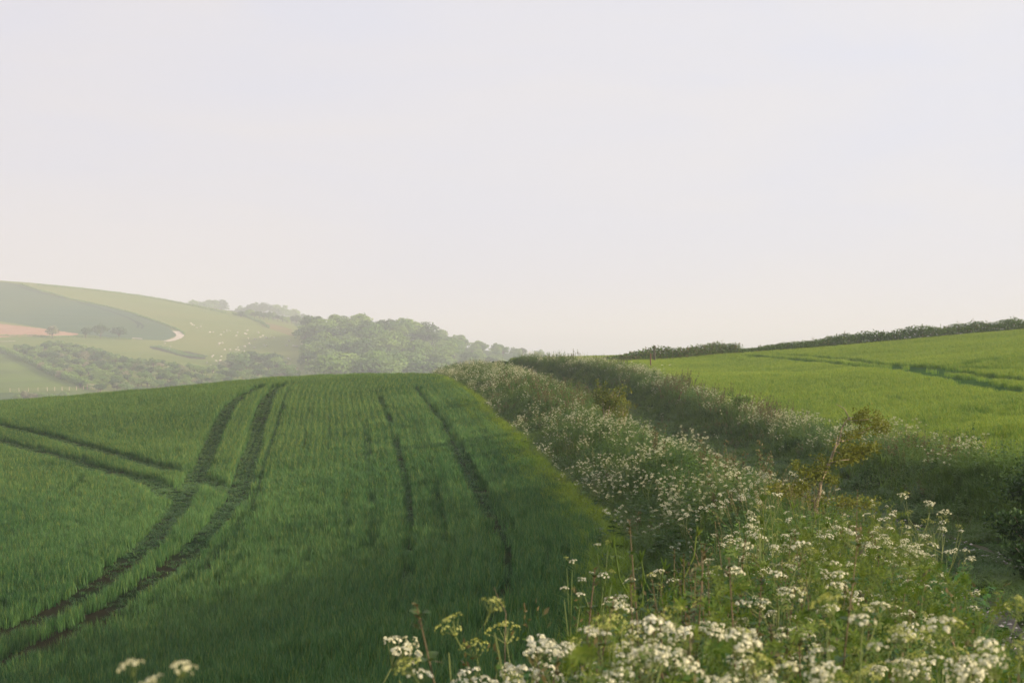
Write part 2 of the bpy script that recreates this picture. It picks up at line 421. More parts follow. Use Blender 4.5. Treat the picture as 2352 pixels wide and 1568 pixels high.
def blades(mb, n, rad, h, w, lean=.5, seg=3, r=rng, tint=None, tip=0.0, tipfrac=1.0, zb=0.0):
    """n grass blades rooted in a square of half width rad"""
    b = np.c_[r.uniform(-rad, rad, (n, 2)), np.full(n, zb)]
    hh = h * r.uniform(.65, 1.1, n); az = r.uniform(0, 2 * math.pi, n)
    ln = lean * r.uniform(.1, 1.0, n) * hh
    d = np.c_[np.cos(az), np.sin(az), np.zeros(n)]; side = np.c_[-np.sin(az), np.cos(az), np.zeros(n)]
    sd2 = r.uniform(-.4, .4, n)[:, None]; side = nrm(side + d * sd2)
    tv = r.uniform(0, 1, n) if tint is None else np.full(n, tint)
    isl = r.uniform(0, 1, n) < tipfrac
    V = []; T = []; PT = []
    for k in range(seg + 1):
        u = k / seg
        c = b + d * (ln * u ** 2.2)[:, None] + np.c_[np.zeros(n), np.zeros(n), hh * (u - .22 * lean * u ** 3)]
        ww = w * (1 - u ** 1.8) * .5 if k < seg else 0
        if k < seg:
            V += [c - side * ww, c + side * ww]; T += [tv, tv]; PT += [tip * u ** 2 * isl] * 2
        else:
            V += [c]; T += [tv]; PT += [tip * isl]
    m = len(V)
    V = np.stack(V, 1); T = np.stack(T, 1); PT = np.stack(PT, 1)
    F_ = []
    for i in range(n):
        o = i * m
        for k in range(seg - 1): F_.append((o + 2 * k, o + 2 * k + 1, o + 2 * k + 3, o + 2 * k + 2))
        F_.append((o + m - 3, o + m - 2, o + m - 1))
    mb.add(V.reshape(-1, 3), F_, T.ravel(), PT.ravel())

def leaf(mb, p, d, up, L, W, tint=.5, droop=.25, fold=.25, tip=0.0, rag=0):
    """a pointed leaf folded along its midrib; p base, d direction"""
    p = np.asarray(p, float); d = nrm(d); s = nrm(np.cross(d, up)); u = np.cross(s, d)
    prof = [(0, .10), (.22, .42), (.5, .5), (.78, .3), (1, 0)]
    V = []; F_ = []
    for k, (a, b) in enumerate(prof):
        c = p + d * (a * L) - np.array([0, 0, 1]) * droop * L * a * a
        if k < 4:
            V += [c - s * W * b + u * fold * W * b, c, c + s * W * b + u * fold * W * b]
        else: V += [c]
    for k in range(3):
        o = 3 * k; F_ += [(o, o + 1, o + 4, o + 3), (o + 1, o + 2, o + 5, o + 4)]
    F_ += [(9, 10, 12), (10, 11, 12)]
    mb.add(V, F_, tint, tip)

def quadleaf(mb, P_, D_, S_, L, W, tint, tip=0.0):
    """many diamond leaflets at once: P (n,3) base, D dir, S side"""
    n = len(P_); L = np.broadcast_to(L, (n,))[:, None]; W = np.broadcast_to(W, (n,))[:, None]
    V = np.stack([P_, P_ + D_ * L * .45 - S_ * W * .5, P_ + D_ * L, P_ + D_ * L * .45 + S_ * W * .5], 1)
    F_ = np.arange(n * 4).reshape(n, 4)
    mb.add(V.reshape(-1, 3), F_, np.repeat(np.broadcast_to(tint, (n,)), 4), np.repeat(np.broadcast_to(tip, (n,)), 4))

def tube(mb, pts, radii, sides=4, tint=.5, tip=0.0):
    pts = np.asarray(pts, float); n = len(pts)
    t = np.gradient(pts, axis=0); t = nrm(t)
    ref = np.array([.3, .9, .2]); V = []
    for i in range(n):
        a = nrm(np.cross(t[i], ref)); b = np.cross(t[i], a)
        for k in range(sides):
            an = 2 * math.pi * k / sides
            V.append(pts[i] + (a * math.cos(an) + b * math.sin(an)) * radii[i])
    F_ = []
    for i in range(n - 1):
        for k in range(sides):
            k2 = (k + 1) % sides
            F_.append((i * sides + k, i * sides + k2, (i + 1) * sides + k2, (i + 1) * sides + k))
    F_.append(tuple((n - 1) * sides + k for k in range(sides)))
    mb.add(V, F_, tint, tip)

def rand_dirs(n, r=rng):
    v = r.normal(size=(n, 3)); return nrm(v)

# ------------------------------------------------------------------ instancing of what nobody could count
def stuff(name, protos, pts, rot, scl, idx, label, seed=0, cat=None):
    col = bpy.data.collections.new(name + "_kinds")
    for k, p in enumerate(protos):
        p.name = "%s_kind_%02d" % (name, k); col.objects.link(p)
    me = bpy.data.meshes.new(name)
    n = len(pts); me.vertices.add(n); me.vertices.foreach_set('co', np.asarray(pts, np.float32).ravel())
    a = me.attributes.new('rot', 'FLOAT_VECTOR', 'POINT'); a.data.foreach_set('vector', np.asarray(rot, np.float32).ravel())
    scl = np.asarray(scl, np.float32)
    if scl.ndim == 1: scl = np.repeat(scl[:, None], 3, 1)
    a = me.attributes.new('scl', 'FLOAT_VECTOR', 'POINT'); a.data.foreach_set('vector', np.ascontiguousarray(scl).ravel())
    a = me.attributes.new('idx', 'INT', 'POINT'); a.data.foreach_set('value', np.asarray(idx, np.int32))
    o = bpy.data.objects.new(name, me); COL.objects.link(o)
    t = bpy.data.node_groups.new(name, "GeometryNodeTree")
    t.interface.new_socket("Geometry", in_out='INPUT', socket_type='NodeSocketGeometry')
    t.interface.new_socket("Geometry", in_out='OUTPUT', socket_type='NodeSocketGeometry')
    gi = t.nodes.new('NodeGroupInput'); go = t.nodes.new('NodeGroupOutput')
    ip = t.nodes.new('GeometryNodeInstanceOnPoints'); ci = t.nodes.new('GeometryNodeCollectionInfo')
    ci.inputs['Collection'].default_value = col
    ci.inputs['Separate Children'].default_value = True; ci.inputs['Reset Children'].default_value = True
    L = t.links.new
    L(gi.outputs[0], ip.inputs['Points']); L(ci.outputs[0], ip.inputs['Instance'])
    ip.inputs['Pick Instance'].default_value = True
    for nm, ty, so_ in (('rot', 'FLOAT_VECTOR', 'Rotation'), ('scl', 'FLOAT_VECTOR', 'Scale'), ('idx', 'INT', 'Instance Index')):
        na_ = t.nodes.new('GeometryNodeInputNamedAttribute'); na_.data_type = ty; na_.inputs['Name'].default_value = nm
        L(na_.outputs['Attribute'], ip.inputs[so_])
    L(ip.outputs[0], go.inputs[0])
    m = o.modifiers.new("scatter", 'NODES'); m.node_group = t
    tag(o, label, cat, kind='stuff')
    return o

def scatter(region, dens, H, r=rng):
    """random points: region = (x0,x1,y0,y1), dens(x,y)-> probability 0..1 with base density per m2"""
    x0, x1, y0, y1, per = region
    n = int((x1 - x0) * (y1 - y0) * per)
    x = r.uniform(x0, x1, n); y = r.uniform(y0, y1, n)
    k = r.uniform(0, 1, n) < dens(x, y)
    x, y = x[k], y[k]
    return x, y, H(x, y)
def infront(x, y, pad=2.0):
    return (np.abs(x) < .375 * np.maximum(y, 0) + pad) & (y > 0)
def line_d(x, y, line):
    """distance from points to a polyline in plan (world)"""
    d = np.full(x.shape, 1e9)
    for (a, b), (c, e) in zip(line[:-1], line[1:]):
        vx, vy = c - a, e - b; L2 = vx * vx + vy * vy + 1e-9
        t = np.clip(((x - a) * vx + (y - b) * vy) / L2, 0, 1)
        d = np.minimum(d, np.hypot(x - a - t * vx, y - b - t * vy))
    return d
def ground_line(l, lift=.3, y1=130):
    X, Y, ok = cast(dpts(l), Hn, 8, y1, 1500, lift)
    return [(a, b) for a, b, k in zip(X, Y, ok) if k]

# ------------------------------------------------------------------ wheat field
M_wheat = leafmat("wheat_leaf", (.018, .088, .024), (.125, .245, .078), transl=.22, tcol=(1.6, 1.5, .5), rough=.5, spec=.22, nscale=.12, cnoise=.3, tip=(.32, .33, .07), tw=.95)  # pale end of the blade tint paints glints, yellow tip paints sun
M_wheat_far = leafmat("wheat_leaf_far", (.018, .088, .024), (.125, .245, .078), transl=.22, tcol=(1.6, 1.5, .5), rough=.5, spec=.2, nscale=.12, cnoise=.3, tip=(.36, .36, .07), tw=.95)  # brighter tip colour paints sun on the farther blades
def wheat_proto(n, rad, h, w, seg, mat, tip, k):
    mb = MB(); r = np.random.default_rng(100 + k)
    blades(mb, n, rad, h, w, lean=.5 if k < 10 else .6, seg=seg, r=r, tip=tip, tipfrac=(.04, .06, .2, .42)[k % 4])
    return mb.build("w", mat, link=False)
tram = [
    ([(600, 880), (590, 887), (550, 905), (515, 945), (490, 1000), (465, 1060), (430, 1120), (390, 1180), (340, 1235), (260, 1300), (150, 1372), (60, 1412), (-150, 1480)], .45),
    ([(645, 880), (635, 885), (612, 910), (598, 950), (585, 1010), (567, 1070), (535, 1140), (485, 1200), (420, 1262), (330, 1330), (200, 1410), (100, 1455), (-80, 1530)], .42),
    ([(672, 878), (665, 883), (650, 920), (637, 970), (612, 1040), (600, 1090), (580, 1160), (520, 1240), (440, 1310), (340, 1370), (200, 1440), (120, 1480)], .14),
    ([(-80, 955), (0, 970), (100, 990), (210, 1020), (320, 1050), (410, 1075)], .5),
    ([(455, 1085), (500, 1100), (522, 1118)], .4),
    ([(-80, 990), (0, 1005), (120, 1035), (240, 1070), (330, 1090), (375, 1108), (395, 1132)], .52),
    ([(330, 945), (290, 975), (245, 1005)], .13),
    ([(215, 1060), (170, 1110), (100, 1162)], .11),
    ([(862, 890), (870, 905), (890, 950), (910, 1010), (925, 1080), (943, 1150), (945, 1230), (938, 1290), (925, 1360)], .085),
    ([(955, 885), (970, 905), (1020, 960), (1060, 1040), (1100, 1110), (1140, 1170), (1165, 1230), (1172, 1290), (1150, 1350), (1105, 1415)], .17),
    ([(838, 960), (845, 1000), (850, 1080), (862, 1160), (855, 1240)], .05),
    ([(755, 950), (757, 1010)], .06), ([(785, 1050), (795, 1150), (800, 1200)], .05), ([(705, 960), (700, 1100)], .04), ([(1000, 1100), (1040, 1240)], .06),
]
tramW = [(ground_line(l), wd) for l, wd in tram]
def tram_mask(x, y):
    m = np.ones(x.shape)
    for l, wd in tramW:
        if len(l) < 2: continue
        d = line_d(x, y, l)
        m = np.minimum(m, smooth(d, wd * .8, wd * 1.35))
    return m
def wheat_dens(x, y):
    k = (x < footX(y) - .35) & (infront(x, y, 3) | ((y < 25) & (y > 3) & (x > -14)))
    return k * np.maximum(tram_mask(x, y), .12 + .88 * smooth(y, 28, 48))
near = scatter((-20, 3, 6, 52, 34), lambda x, y: wheat_dens(x, y) * (1 - smooth(y, 34, 52)), lambda x, y: Hn(x, y))
far = scatter((-52, 2, 34, 116, 30), lambda x, y: wheat_dens(x, y) * smooth(y, 34, 52), lambda x, y: Hn(x, y))
NW, NF = 4, 4
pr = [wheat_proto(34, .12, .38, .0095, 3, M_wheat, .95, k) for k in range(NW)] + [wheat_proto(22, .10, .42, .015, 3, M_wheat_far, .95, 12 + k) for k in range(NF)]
X = np.r_[near[0], far[0]]; Y = np.r_[near[1], far[1]]; Z = np.r_[near[2], far[2]]
n = len(X); isn = np.arange(n) < len(near[0])
# drill rows: points drawn together into rows that run with the wheel marks
def xof(l):
    a = np.array(sorted((b_, a_) for a_, b_ in l)); return lambda y: np.interp(y, a[:, 0], a[:, 1])
x3, x9 = xof(tramW[2][0]), xof(tramW[9][0])
wd_ = np.maximum(x9(Y) - x3(Y), 4.0); sN = 26.0
sv = (X - x3(Y)) / wd_ * sN; ph = sv - np.floor(sv)
X = X + (.5 - ph) * .55 * wd_ / sN * smooth(X, x3(Y) - 6, x3(Y)); rowid = np.floor(sv)
Z = Hn(X, Y)
hs = (.8 + .35 * fbm(X, Y, 2.5) + .12 * fbm(X, Y, .6)) * (.24 + .76 * smooth(tram_mask(X, Y), 0, .9)) * (.92 + .16 * vnoise(rowid * 3.7, Y * .05, 1.0))
drill = .5 + .5 * np.sin((X * .97 + Y * .2) * 2 * math.pi / 3.1)
sc_ = np.c_[rng.uniform(.9, 1.2, n), rng.uniform(.9, 1.2, n), hs * (.95 + .07 * drill) * rng.uniform(.9, 1.1, n)]
sun_yel = smooth(Y, 40, 66) * (.25 + .75 * smooth(X, 0, -12)) * (.6 + .8 * fbm(X, Y, 9.0)); q_ = rng.uniform(0, 1, n)  # sunlight on the upper left crop, painted as more yellow-tipped tufts
kk = np.where(q_ < sun_yel * .6, 3, np.where(q_ < sun_yel * 1.0 + .05, 2, rng.integers(0, 2, n)))
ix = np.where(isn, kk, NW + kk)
print("wheat", n, len(near[0]))
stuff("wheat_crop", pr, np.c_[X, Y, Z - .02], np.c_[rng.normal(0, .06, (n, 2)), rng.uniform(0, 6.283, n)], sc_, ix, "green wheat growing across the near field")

# ------------------------------------------------------------------ barley field on the right
M_bar = leafmat("barley_leaf", (.055, .175, .020), (.22, .355, .044), transl=.35, tcol=(1.5, 1.35, .4), rough=.5, spec=.25, nscale=.09, cnoise=.35, tip=(.40, .42, .07))
ZR = lambda l: [((1250 + u / 1.795) * .4 / D, (800 + v / 1.795) * .4 / D) for u, v in l]
rt = [(ZR([(1110, 152), (1300, 166), (1500, 185), (1700, 205), (1900, 226), (2100, 262), (2400, 312)]), .6),
      (ZR([(1250, 148), (1450, 160), (1600, 172), (1720, 192), (1900, 202), (2080, 228), (2400, 262)]), .45),
      (ZR([(1900, 212), (2050, 195), (2200, 172), (2400, 140)]), .5),
      (ZR([(2050, 205), (2400, 212)]), .4), (ZR([(1100, 200), (1300, 222), (1500, 245)]), .35), (ZR([(1500, 170), (1800, 182)]), .35), (ZR([(1700, 330), (2000, 380), (2380, 420)]), .25)]
def ground_lineR(l):
    X, Y, ok = cast(dpts(l), Hn, 30, 160, 1500, .25); return [(a, b) for a, b, k in zip(X, Y, ok) if k]
rtW = [(ground_lineR(l), wd) for l, wd in rt]
def bar_dens(x, y):
    m = np.ones(x.shape)
    for i, (l, wd) in enumerate(rtW):
        if len(l) < 2: continue
        d = line_d(x, y, l); s_ = smooth(d, wd * .9, wd * 1.6)
        if i >= 4: s_ = .45 + .55 * s_
        m = np.minimum(m, s_)
    return m * (x > edgeX(y) + .25) * infront(x, y, 6)
x, y, z = scatter((0, 66, 22, 160, 13), bar_dens, lambda x, y: Hn(x, y))
n = len(x)
def bar_proto(k):
    mb = MB(); r = np.random.default_rng(200 + k)
    blades(mb, 34, .2, .42, .018, lean=.6, seg=3, r=r, tip=.8, tipfrac=.5)
    return mb.build("b", M_bar, link=False)
hs = .50 + .32 * fbm(x, y, 5.0) + .4 * fbm((x * .25 + y * .1), (y - .35 * x), 2.2) + .15 * fbm(x, y, 1.2)
print("barley", n)
stuff("barley_crop", [bar_proto(k) for k in range(4)], np.c_[x, y, z - .02], np.c_[rng.normal(0, .06, (n, 2)), rng.uniform(0, 6.283, n)],
      np.c_[rng.uniform(.9, 1.25, n), rng.uniform(.9, 1.25, n), hs], rng.integers(0, 4, n), "bright yellow-green young crop covering the right-hand field")

# ------------------------------------------------------------------ bank and verge grasses
M_grass = leafmat("bank_grass", (.035, .095, .018), (.13, .215, .04), transl=.3, nscale=.5, cnoise=.45)
M_verge = leafmat("verge_grass", (.12, .23, .02), (.26, .34, .03), transl=.35, nscale=.4, cnoise=.4)
M_seed = leafmat("grass_seed_head", (.17, .16, .07), (.34, .28, .14), transl=.3, tcol=(1.2, 1.1, .8), nscale=.4)
M_weed = leafmat("weed_leaf", (.035, .095, .018), (.12, .21, .035), transl=.3, nscale=.45, cnoise=.45)
M_rust = leafmat("nettle_top", (.085, .10, .035), (.17, .13, .06), transl=.25, tcol=(1.3, 1.1, .6), nscale=.5)
M_lime = leafmat("cleavers_leaf", (.05, .125, .020), (.17, .225, .04), transl=.4, tcol=(1.4, 1.3, .45), nscale=.8)
M_stem = leafmat("green_stem", (.08, .13, .03), (.18, .21, .06), transl=0, nscale=.8)
M_white = leafmat("white_floret", (.58, .58, .36), (.82, .81, .66), transl=.25, tcol=(1.05, 1.02, .85), rough=.8, spec=.1, nscale=.6, cnoise=.5)
M_brown = leafmat("dry_stalk", (.12, .08, .05), (.25, .18, .11), transl=0, nscale=.6)

def grass_proto(k, h=.6, n=46, w=.009, mat=None, seed=False, rad=.16):
    mb = MB(); r = np.random.default_rng(300 + k)
    blades(mb, n, rad, h, w, lean=1.1, seg=4, r=r)
    if seed:
        mb.mi = 1
        for i in range(6):
            b = np.r_[r.uniform(-rad, rad, 2), 0]; d = np.r_[r.normal(0, .18, 2), 1]; H_ = h * r.uniform(1.2, 1.7)
            pts = [b + d * H_ * u + np.r_[d[:2] * .3 * u * u, 0] for u in (0, .4, .75, 1)]
            tube(mb, pts, [.0022, .0018, .0015, .001], 3, r.uniform())
            q_ = np.array([pts[2] + (pts[3] - pts[2]) * u for u in r.uniform(-.1, 1, 16)])
            quadleaf(mb, q_, nrm(rand_dirs(16, r) + [0, 0, 1.0]), rand_dirs(16, r), .024, .007, r.uniform(0, 1, 16))
    return mb.build("g", [mat or M_grass, M_seed], link=False)

def weed_proto(k, h=.55, n=120, mat=None, rust=False, L=.07, rad=.22, rs=1.0):
    """leafy clump: leaves on several upright stalks"""
    mb = MB(); r = np.random.default_rng(400 + k)
    for s_ in range(7):
        b = np.r_[r.uniform(-rad, rad, 2), 0]; dx = r.normal(0, .16, 2); H_ = h * r.uniform(.6, 1.1)
        mb.mi = 0
        tube(mb, [b, b + np.r_[dx * H_ * .5, H_ * .5], b + np.r_[dx * H_, H_]], [.004, .003, .002], 3, .3)
        m_ = n // 7
        u = r.uniform(.12, 1, m_) ** .8
        p_ = b + np.c_[np.outer(u, dx * H_), u * H_]
        az = r.uniform(0, 6.283, m_); d_ = nrm(np.c_[np.cos(az), np.sin(az), r.uniform(-.5, .4, m_)])
        sd = nrm(np.cross(d_, nrm(np.c_[r.normal(0, .3, (m_, 2)), np.ones(m_)])))
        Ls = L * (1.15 - .6 * u) * r.uniform(.7, 1.3, m_)
        mb.mi = 0
        quadleaf(mb, p_, d_, sd, Ls, Ls * .62, r.uniform(0, 1, m_))
        if rust:
            mb.mi = 1; m2 = 22; u = r.uniform(.7, 1.08, m2); p_ = b + np.c_[np.outer(u, dx * H_), u * H_] + r.normal(0, .01, (m2, 3))
            d_ = nrm(rand_dirs(m2, r) + [0, 0, .4]); quadleaf(mb, p_, d_, nrm(np.cross(d_, rand_dirs(m2, r))), .045 * rs, .02 * rs, r.uniform(0, 1, m2))
    return mb.build("w", [mat or M_weed, M_rust], link=False)

def umbel_low(mb, c, R0, r, up=(0, 0, 1)):
    """small-scale umbel: a shallow dome of white clusters on thin rays"""
    n = 11; a = r.uniform(0, 6.283) + np.arange(n) * 2.4; rr = R0 * np.sqrt((np.arange(n) + .5) / n)
    up = nrm(up); e1 = nrm(np.cross(up, [.1, 1, .2])); e2 = np.cross(up, e1)
    p_ = c + e1 * (rr * np.cos(a))[:, None] + e2 * (rr * np.sin(a))[:, None] - up * (rr ** 2 / R0 * .9)[:, None]
    mb.mi = 0
    base = c - up * R0 * 1.1
    for q_ in p_[::2]:
        s_ = nrm(np.cross(q_ - base, [.2, .3, 1])) * .0012; mb.add([base - s_, base + s_, q_ + s_, q_ - s_], [(0, 1, 2, 3)], .6)
    mb.mi = 1
    m_ = n * 4; pc = np.repeat(p_, 4, 0) + r.normal(0, R0 * .16, (m_, 3))
    d_ = rand_dirs(m_, r); s_ = nrm(np.cross(d_, rand_dirs(m_, r)))
    sz = R0 * .32
    quadleaf(mb, pc - d_ * sz * .5, d_, s_, sz, sz * .85, r.uniform(0, 1, m_))

def fern(mb, p, d, L, r, W=.55, tint=None):
    """lacy divided leaf"""
    p = np.asarray(p, float); d = nrm(d); up = np.array([0, 0, 1.]); s = nrm(np.cross(d, up)); u = np.cross(s, d)
    pin = 7; P_ = []; D_ = []; S_ = []; LL = []; tv = r.uniform() if tint is None else tint
    crv = lambda a: p + d * L * a - up * L * .35 * a * a
    tube(mb, [crv(0), crv(.5), crv(1)], [.0025, .0018, .001], 3, .5)
    for i in range(pin):
        a = .25 + .75 * i / pin; l = L * W * (1 - a) * .9 + L * .06
        for sg in (-1, 1):
            dd = nrm(d * .6 + s * sg + u * r.uniform(-.1, .25)); b = crv(a)
            for j in range(5):
                t_ = (j + .6) / 5
                q_ = b + dd * l * t_ - up * .2 * l * t_ * t_
                for sg2 in (-1, 1):
                    P_.append(q_); D_.append(nrm(dd + nrm(np.cross(dd, u)) * sg2 * .9 + r.normal(0, .15, 3))); LL.append(l * .34 * (1.1 - t_ * .6))
    P_ = np.array(P_); D_ = np.array(D_); S_ = nrm(np.cross(D_, u)); LL = np.array(LL)
    quadleaf(mb, P_, D_, S_, LL, LL * .5, np.clip(tv + r.normal(0, .15, len(P_)), 0, 1))

def parsley_low(k, umb=7):
    mb = MB(); r = np.random.default_rng(500 + k); H_ = .95
    dx = r.normal(0, .1, 2)
    top = np.r_[dx, H_ * .72]; mb.mi = 0
    tube(mb, [(0, 0, 0), top * [.6, .6, .5], top], [.006, .005, .004], 4, .5)
    for i in range(umb):
        a = r.uniform(0, 6.283); rad = r.uniform(.03, .24); z0 = r.uniform(.35, .7) * H_
        b = np.r_[dx * z0, z0]; e_ = np.r_[dx + np.array([math.cos(a), math.sin(a)]) * rad, H_ * r.uniform(.78, 1.08)]
        mb.mi = 0; tube(mb, [b, (b + e_) / 2 + [0, 0, -.02], e_ - [0, 0, .03]], [.003, .0025, .0018], 3, .6)
        umbel_low(mb, e_, r.uniform(.024, .042), r, (r.normal(0, .4), r.normal(0, .4), 1))
    mb.mi = 2
    for i in range(5):
        a = r.uniform(0, 6.283); z0 = r.uniform(.05, .5) * H_
        fern(mb, np.r_[dx * z0, z0], (math.cos(a), math.sin(a), .5), r.uniform(.22, .34), r)
    return mb.build("p", [M_stem, M_white, M_weed], link=False)

# where flowers stand thickly (rows of the picture turned into places on the bank), plus broad noise
spots = [((1700, 1120), 2.2, 1.0), ((1620, 1110), 2.2, .9), ((1450, 1060), 2.8, .9), ((1540, 1020), 2.4, .8), ((1300, 960), 4, .8), ((1240, 990), 3.0, .5), ((1350, 1090), 2.6, .6), ((1500, 1160), 1.8, .6),
         ((1130, 855), 8, .9), ((1060, 848), 8, .8), ((1200, 870), 6, .5), ((1760, 1130), 1.5, .9), ((1650, 1170), 1.6, .4), ((1400, 975), 3.0, .6), ((1480, 1130), 1.6, .5)]
sx_, sy_, _ = cast(dpts([a for a, b, c in spots]), Hn, 14, 140, 1500, .55)
def flower_field(x, y):
    v = np.zeros(x.shape)
    for (a, rad, amp), X0, Y0 in zip([(s[0], s[1], s[2]) for s in spots], sx_, sy_):
        v = np.maximum(v, amp * np.exp(-(((x - X0) / (rad * .55)) ** 2 + ((y - Y0) / rad) ** 2)))
    return v

fx_ = lambda y: footX(y); 
def zone(x, y):
    """0 outside, 1 central bank, 2 lane floor, 3 right bank"""
    z_ = np.zeros(x.shape, int)
    lx = laneX(y)
    z_[(x > footX(y) - .15) & (x < lx - LW)] = 1
    z_[(np.abs(x - lx) <= LW)] = 2
    z_[(x > lx + LW) & (x < edgeX(y) + .4)] = 3
    return z_
def t_bank(x, y): return np.clip((x - footX(y)) / (laneX(y) - LW - footX(y)), 0, 1)
def u_bank(x, y): return np.clip((x - laneX(y) - LW) / (edgeX(y) - laneX(y) - LW), 0, 1)

def bank_pts(per, y0, y1, cond, r=rng):
    def d(x, y): return ((zone(x, y) > 0) & infront(x, y, 2.5)) * cond(x, y)
    return scatter((-14, 13, y0, y1, per), d, lambda x, y: Hn(x, y), r)

K_g = [grass_proto(k, .38, 44, .010) for k in range(3)] + [grass_proto(3 + k, .40, 40, .012, seed=True) for k in range(2)]
K_gf = [grass_proto(20 + k, .38, 34, .022, rad=.25) for k in range(3)] + [grass_proto(23, .40, 30, .022, seed=True, rad=.25)]
def tall(x, y):
    zz = zone(x, y); t_ = t_bank(x, y); u_ = u_bank(x, y)
    s = np.where(zz == 1, .5 + .65 * smooth(t_, .05, .4), np.where(zz == 3, .42 + 1.0 * smooth(u_, .2, .9), .22))
    return s
pts = [];
x1, y1_, z1 = bank_pts(30, 5, 32, lambda x, y: np.where((zone(x, y) == 2) & (np.abs(np.abs(x - laneX(y)) - .72) < .23), .10, 1.0))
x2, y2_, z2 = bank_pts(15, 32, 140, lambda x, y: np.where((zone(x, y) == 2) & (np.abs(np.abs(x - laneX(y)) - .72) < .2), .35, 1.0))
X = np.r_[x1, x2]; Y = np.r_[y1_, y2_]; Z = np.r_[z1, z2]; n = len(X); isn = np.arange(n) < len(x1)
hs = tall(X, Y) * (.7 + .6 * fbm(X, Y, 1.5))
zz = zone(X, Y)
seedp = (.01 + .05 * smooth(fbm(X + 50, Y, 3.5), .55, .68)) * (zz != 2) * (Y > 13)
isS = rng.uniform(0, 1, n) < seedp
ix = np.where(isn, np.where(isS, 3 + rng.integers(0, 2, n), rng.integers(0, 3, n)), 5 + np.where(isS, 3, rng.integers(0, 3, n)))
lean_ = rng.normal(0, .15, (n, 2))
print("grass", n)
stuff("bank_grass", K_g + K_gf, np.c_[X, Y, Z - .02], np.c_[lean_, rng.uniform(0, 6.283, n)], np.c_[rng.uniform(.8, 1.2, (n, 2)), hs * 1.15], ix, "long green grass covering the banks and the sunken lane")

# strip of grass along the wheat's edge; sunlight is put into its yellow-green
def vd(x, y):
    d = footX(y) - x
    return ((d > -.1) & (d < .5 + .008 * y) & infront(x, y, 2)) * (1 - .7 * smooth(d, .2, .5 + .008 * y))
x, y, z = scatter((-12, 3, 14, 112, 34), vd, lambda x, y: Hn(x, y)); n = len(x)
stuff("verge_grass", [grass_proto(40 + k, .40, 36, .014, mat=M_verge, rad=.14) for k in range(3)], np.c_[x, y, z - .02], np.c_[rng.normal(0, .1, (n, 2)), rng.uniform(0, 6.283, n)],
      rng.uniform(.7, 1.15, n), rng.integers(0, 3, n), "yellow-green grass strip along the edge of the wheat")

# low leafy weeds: both banks, more along the tops; rusty dock and nettle patches
K_w = [weed_proto(k) for k in range(3)] + [weed_proto(3 + k, h=.7, rust=True) for k in range(2)] + [weed_proto(6 + k, L=.10, n=90) for k in range(2)]
def wd(x, y):
    zz = zone(x, y); nn = fbm(x, y, 2.8)
    return np.where(zz == 1, .25 + .6 * smooth(nn, .45, .6), np.where(zz == 3, .35 + 1.2 * smooth(u_bank(x, y), .45, .85), 0))
x, y, z = bank_pts(5.0, 14, 138, wd); n = len(x)
rust_c = cast(dpts([(1720, 975), (1640, 950), (1290, 925), (1240, 905), (1390, 900), (1180, 880), (1560, 890)]), Hn, 20, 140, 1500, .5)
rv = np.zeros(n)
for X0, Y0, k in zip(*rust_c): rv = np.maximum(rv, np.exp(-((x - X0) / 1.6) ** 2 - ((y - Y0) / 5) ** 2))
isR = rng.uniform(0, 1, n) < np.maximum(rv * .4, .02)
ix = np.where(isR, 3 + rng.integers(0, 2, n), np.where(rng.uniform(0, 1, n) < .3, 5 + rng.integers(0, 2, n), rng.integers(0, 3, n)))
hs = tall(x, y) * rng.uniform(.7, 1.3, n) * (.8 + .5 * fbm(x, y, 1.8)) * 1.05
stuff("bank_weeds", K_w, np.c_[x, y, z - .03], np.c_[rng.normal(0, .1, (n, 2)), rng.uniform(0, 6.283, n)], np.c_[rng.uniform(.9, 1.4, (n, 2)), hs], ix, "mixed leafy weeds and rusty-topped nettles filling both banks")
print("weeds", n)

# cow parsley: places first (shared by the single plants and by the uncounted mass)
def pd(x, y):
    zz = zone(x, y); nn = fbm(x * 1.0 + 9, y * .7, 2.2)
    top3 = smooth(u_bank(x, y), .35, .8)
    base = np.where(zz == 1, .09 + .16 * smooth(nn, .5, .65), 0)
    base = np.maximum(base, np.where(zz == 3, (.04 + .75 * smooth(nn, .40, .58)) * top3 * .85 + .008, 0))
    base = base * np.where((zz == 1) & (y < 21), .22 + .78 * smooth(t_bank(x, y), .62, .8), 1)
    base = base * (.25 + 1.3 * smooth(fbm(x + 31, y, .9), .42, .58))
    return np.maximum(base, np.where(zz == 1, (.2 + 1.0 * smooth(fbm(x - 7, y, 1.0), .38, .58)) * np.where((y < 19.5), .3, 1) * flower_field(x, y) * (.55 + .65 * smooth(nn, .35, .55)), 0))
x, y, z = bank_pts(7.5, 13.5, 138, pd)
o_ = np.argsort(y); x, y, z = x[o_], y[o_], z[o_]
NS = 150
print("parsley", len(x), y[NS])
ind_x, ind_y, ind_z = x[:NS], y[:NS], z[:NS]
x, y, z = x[NS:], y[NS:], z[NS:]; n = len(x)
hs = np.where(zone(x, y) == 1, .72, .82) * rng.uniform(.8, 1.2, n) * (.75 + .25 * tall(x, y))
stuff("distant_cow_parsley", [parsley_low(k) for k in range(5)], np.c_[x, y, z - .03], np.c_[rng.normal(0, .12, (n, 2)), rng.uniform(0, 6.283, n)], hs, rng.integers(0, 5, n), "white cow parsley in flower along the farther banks")
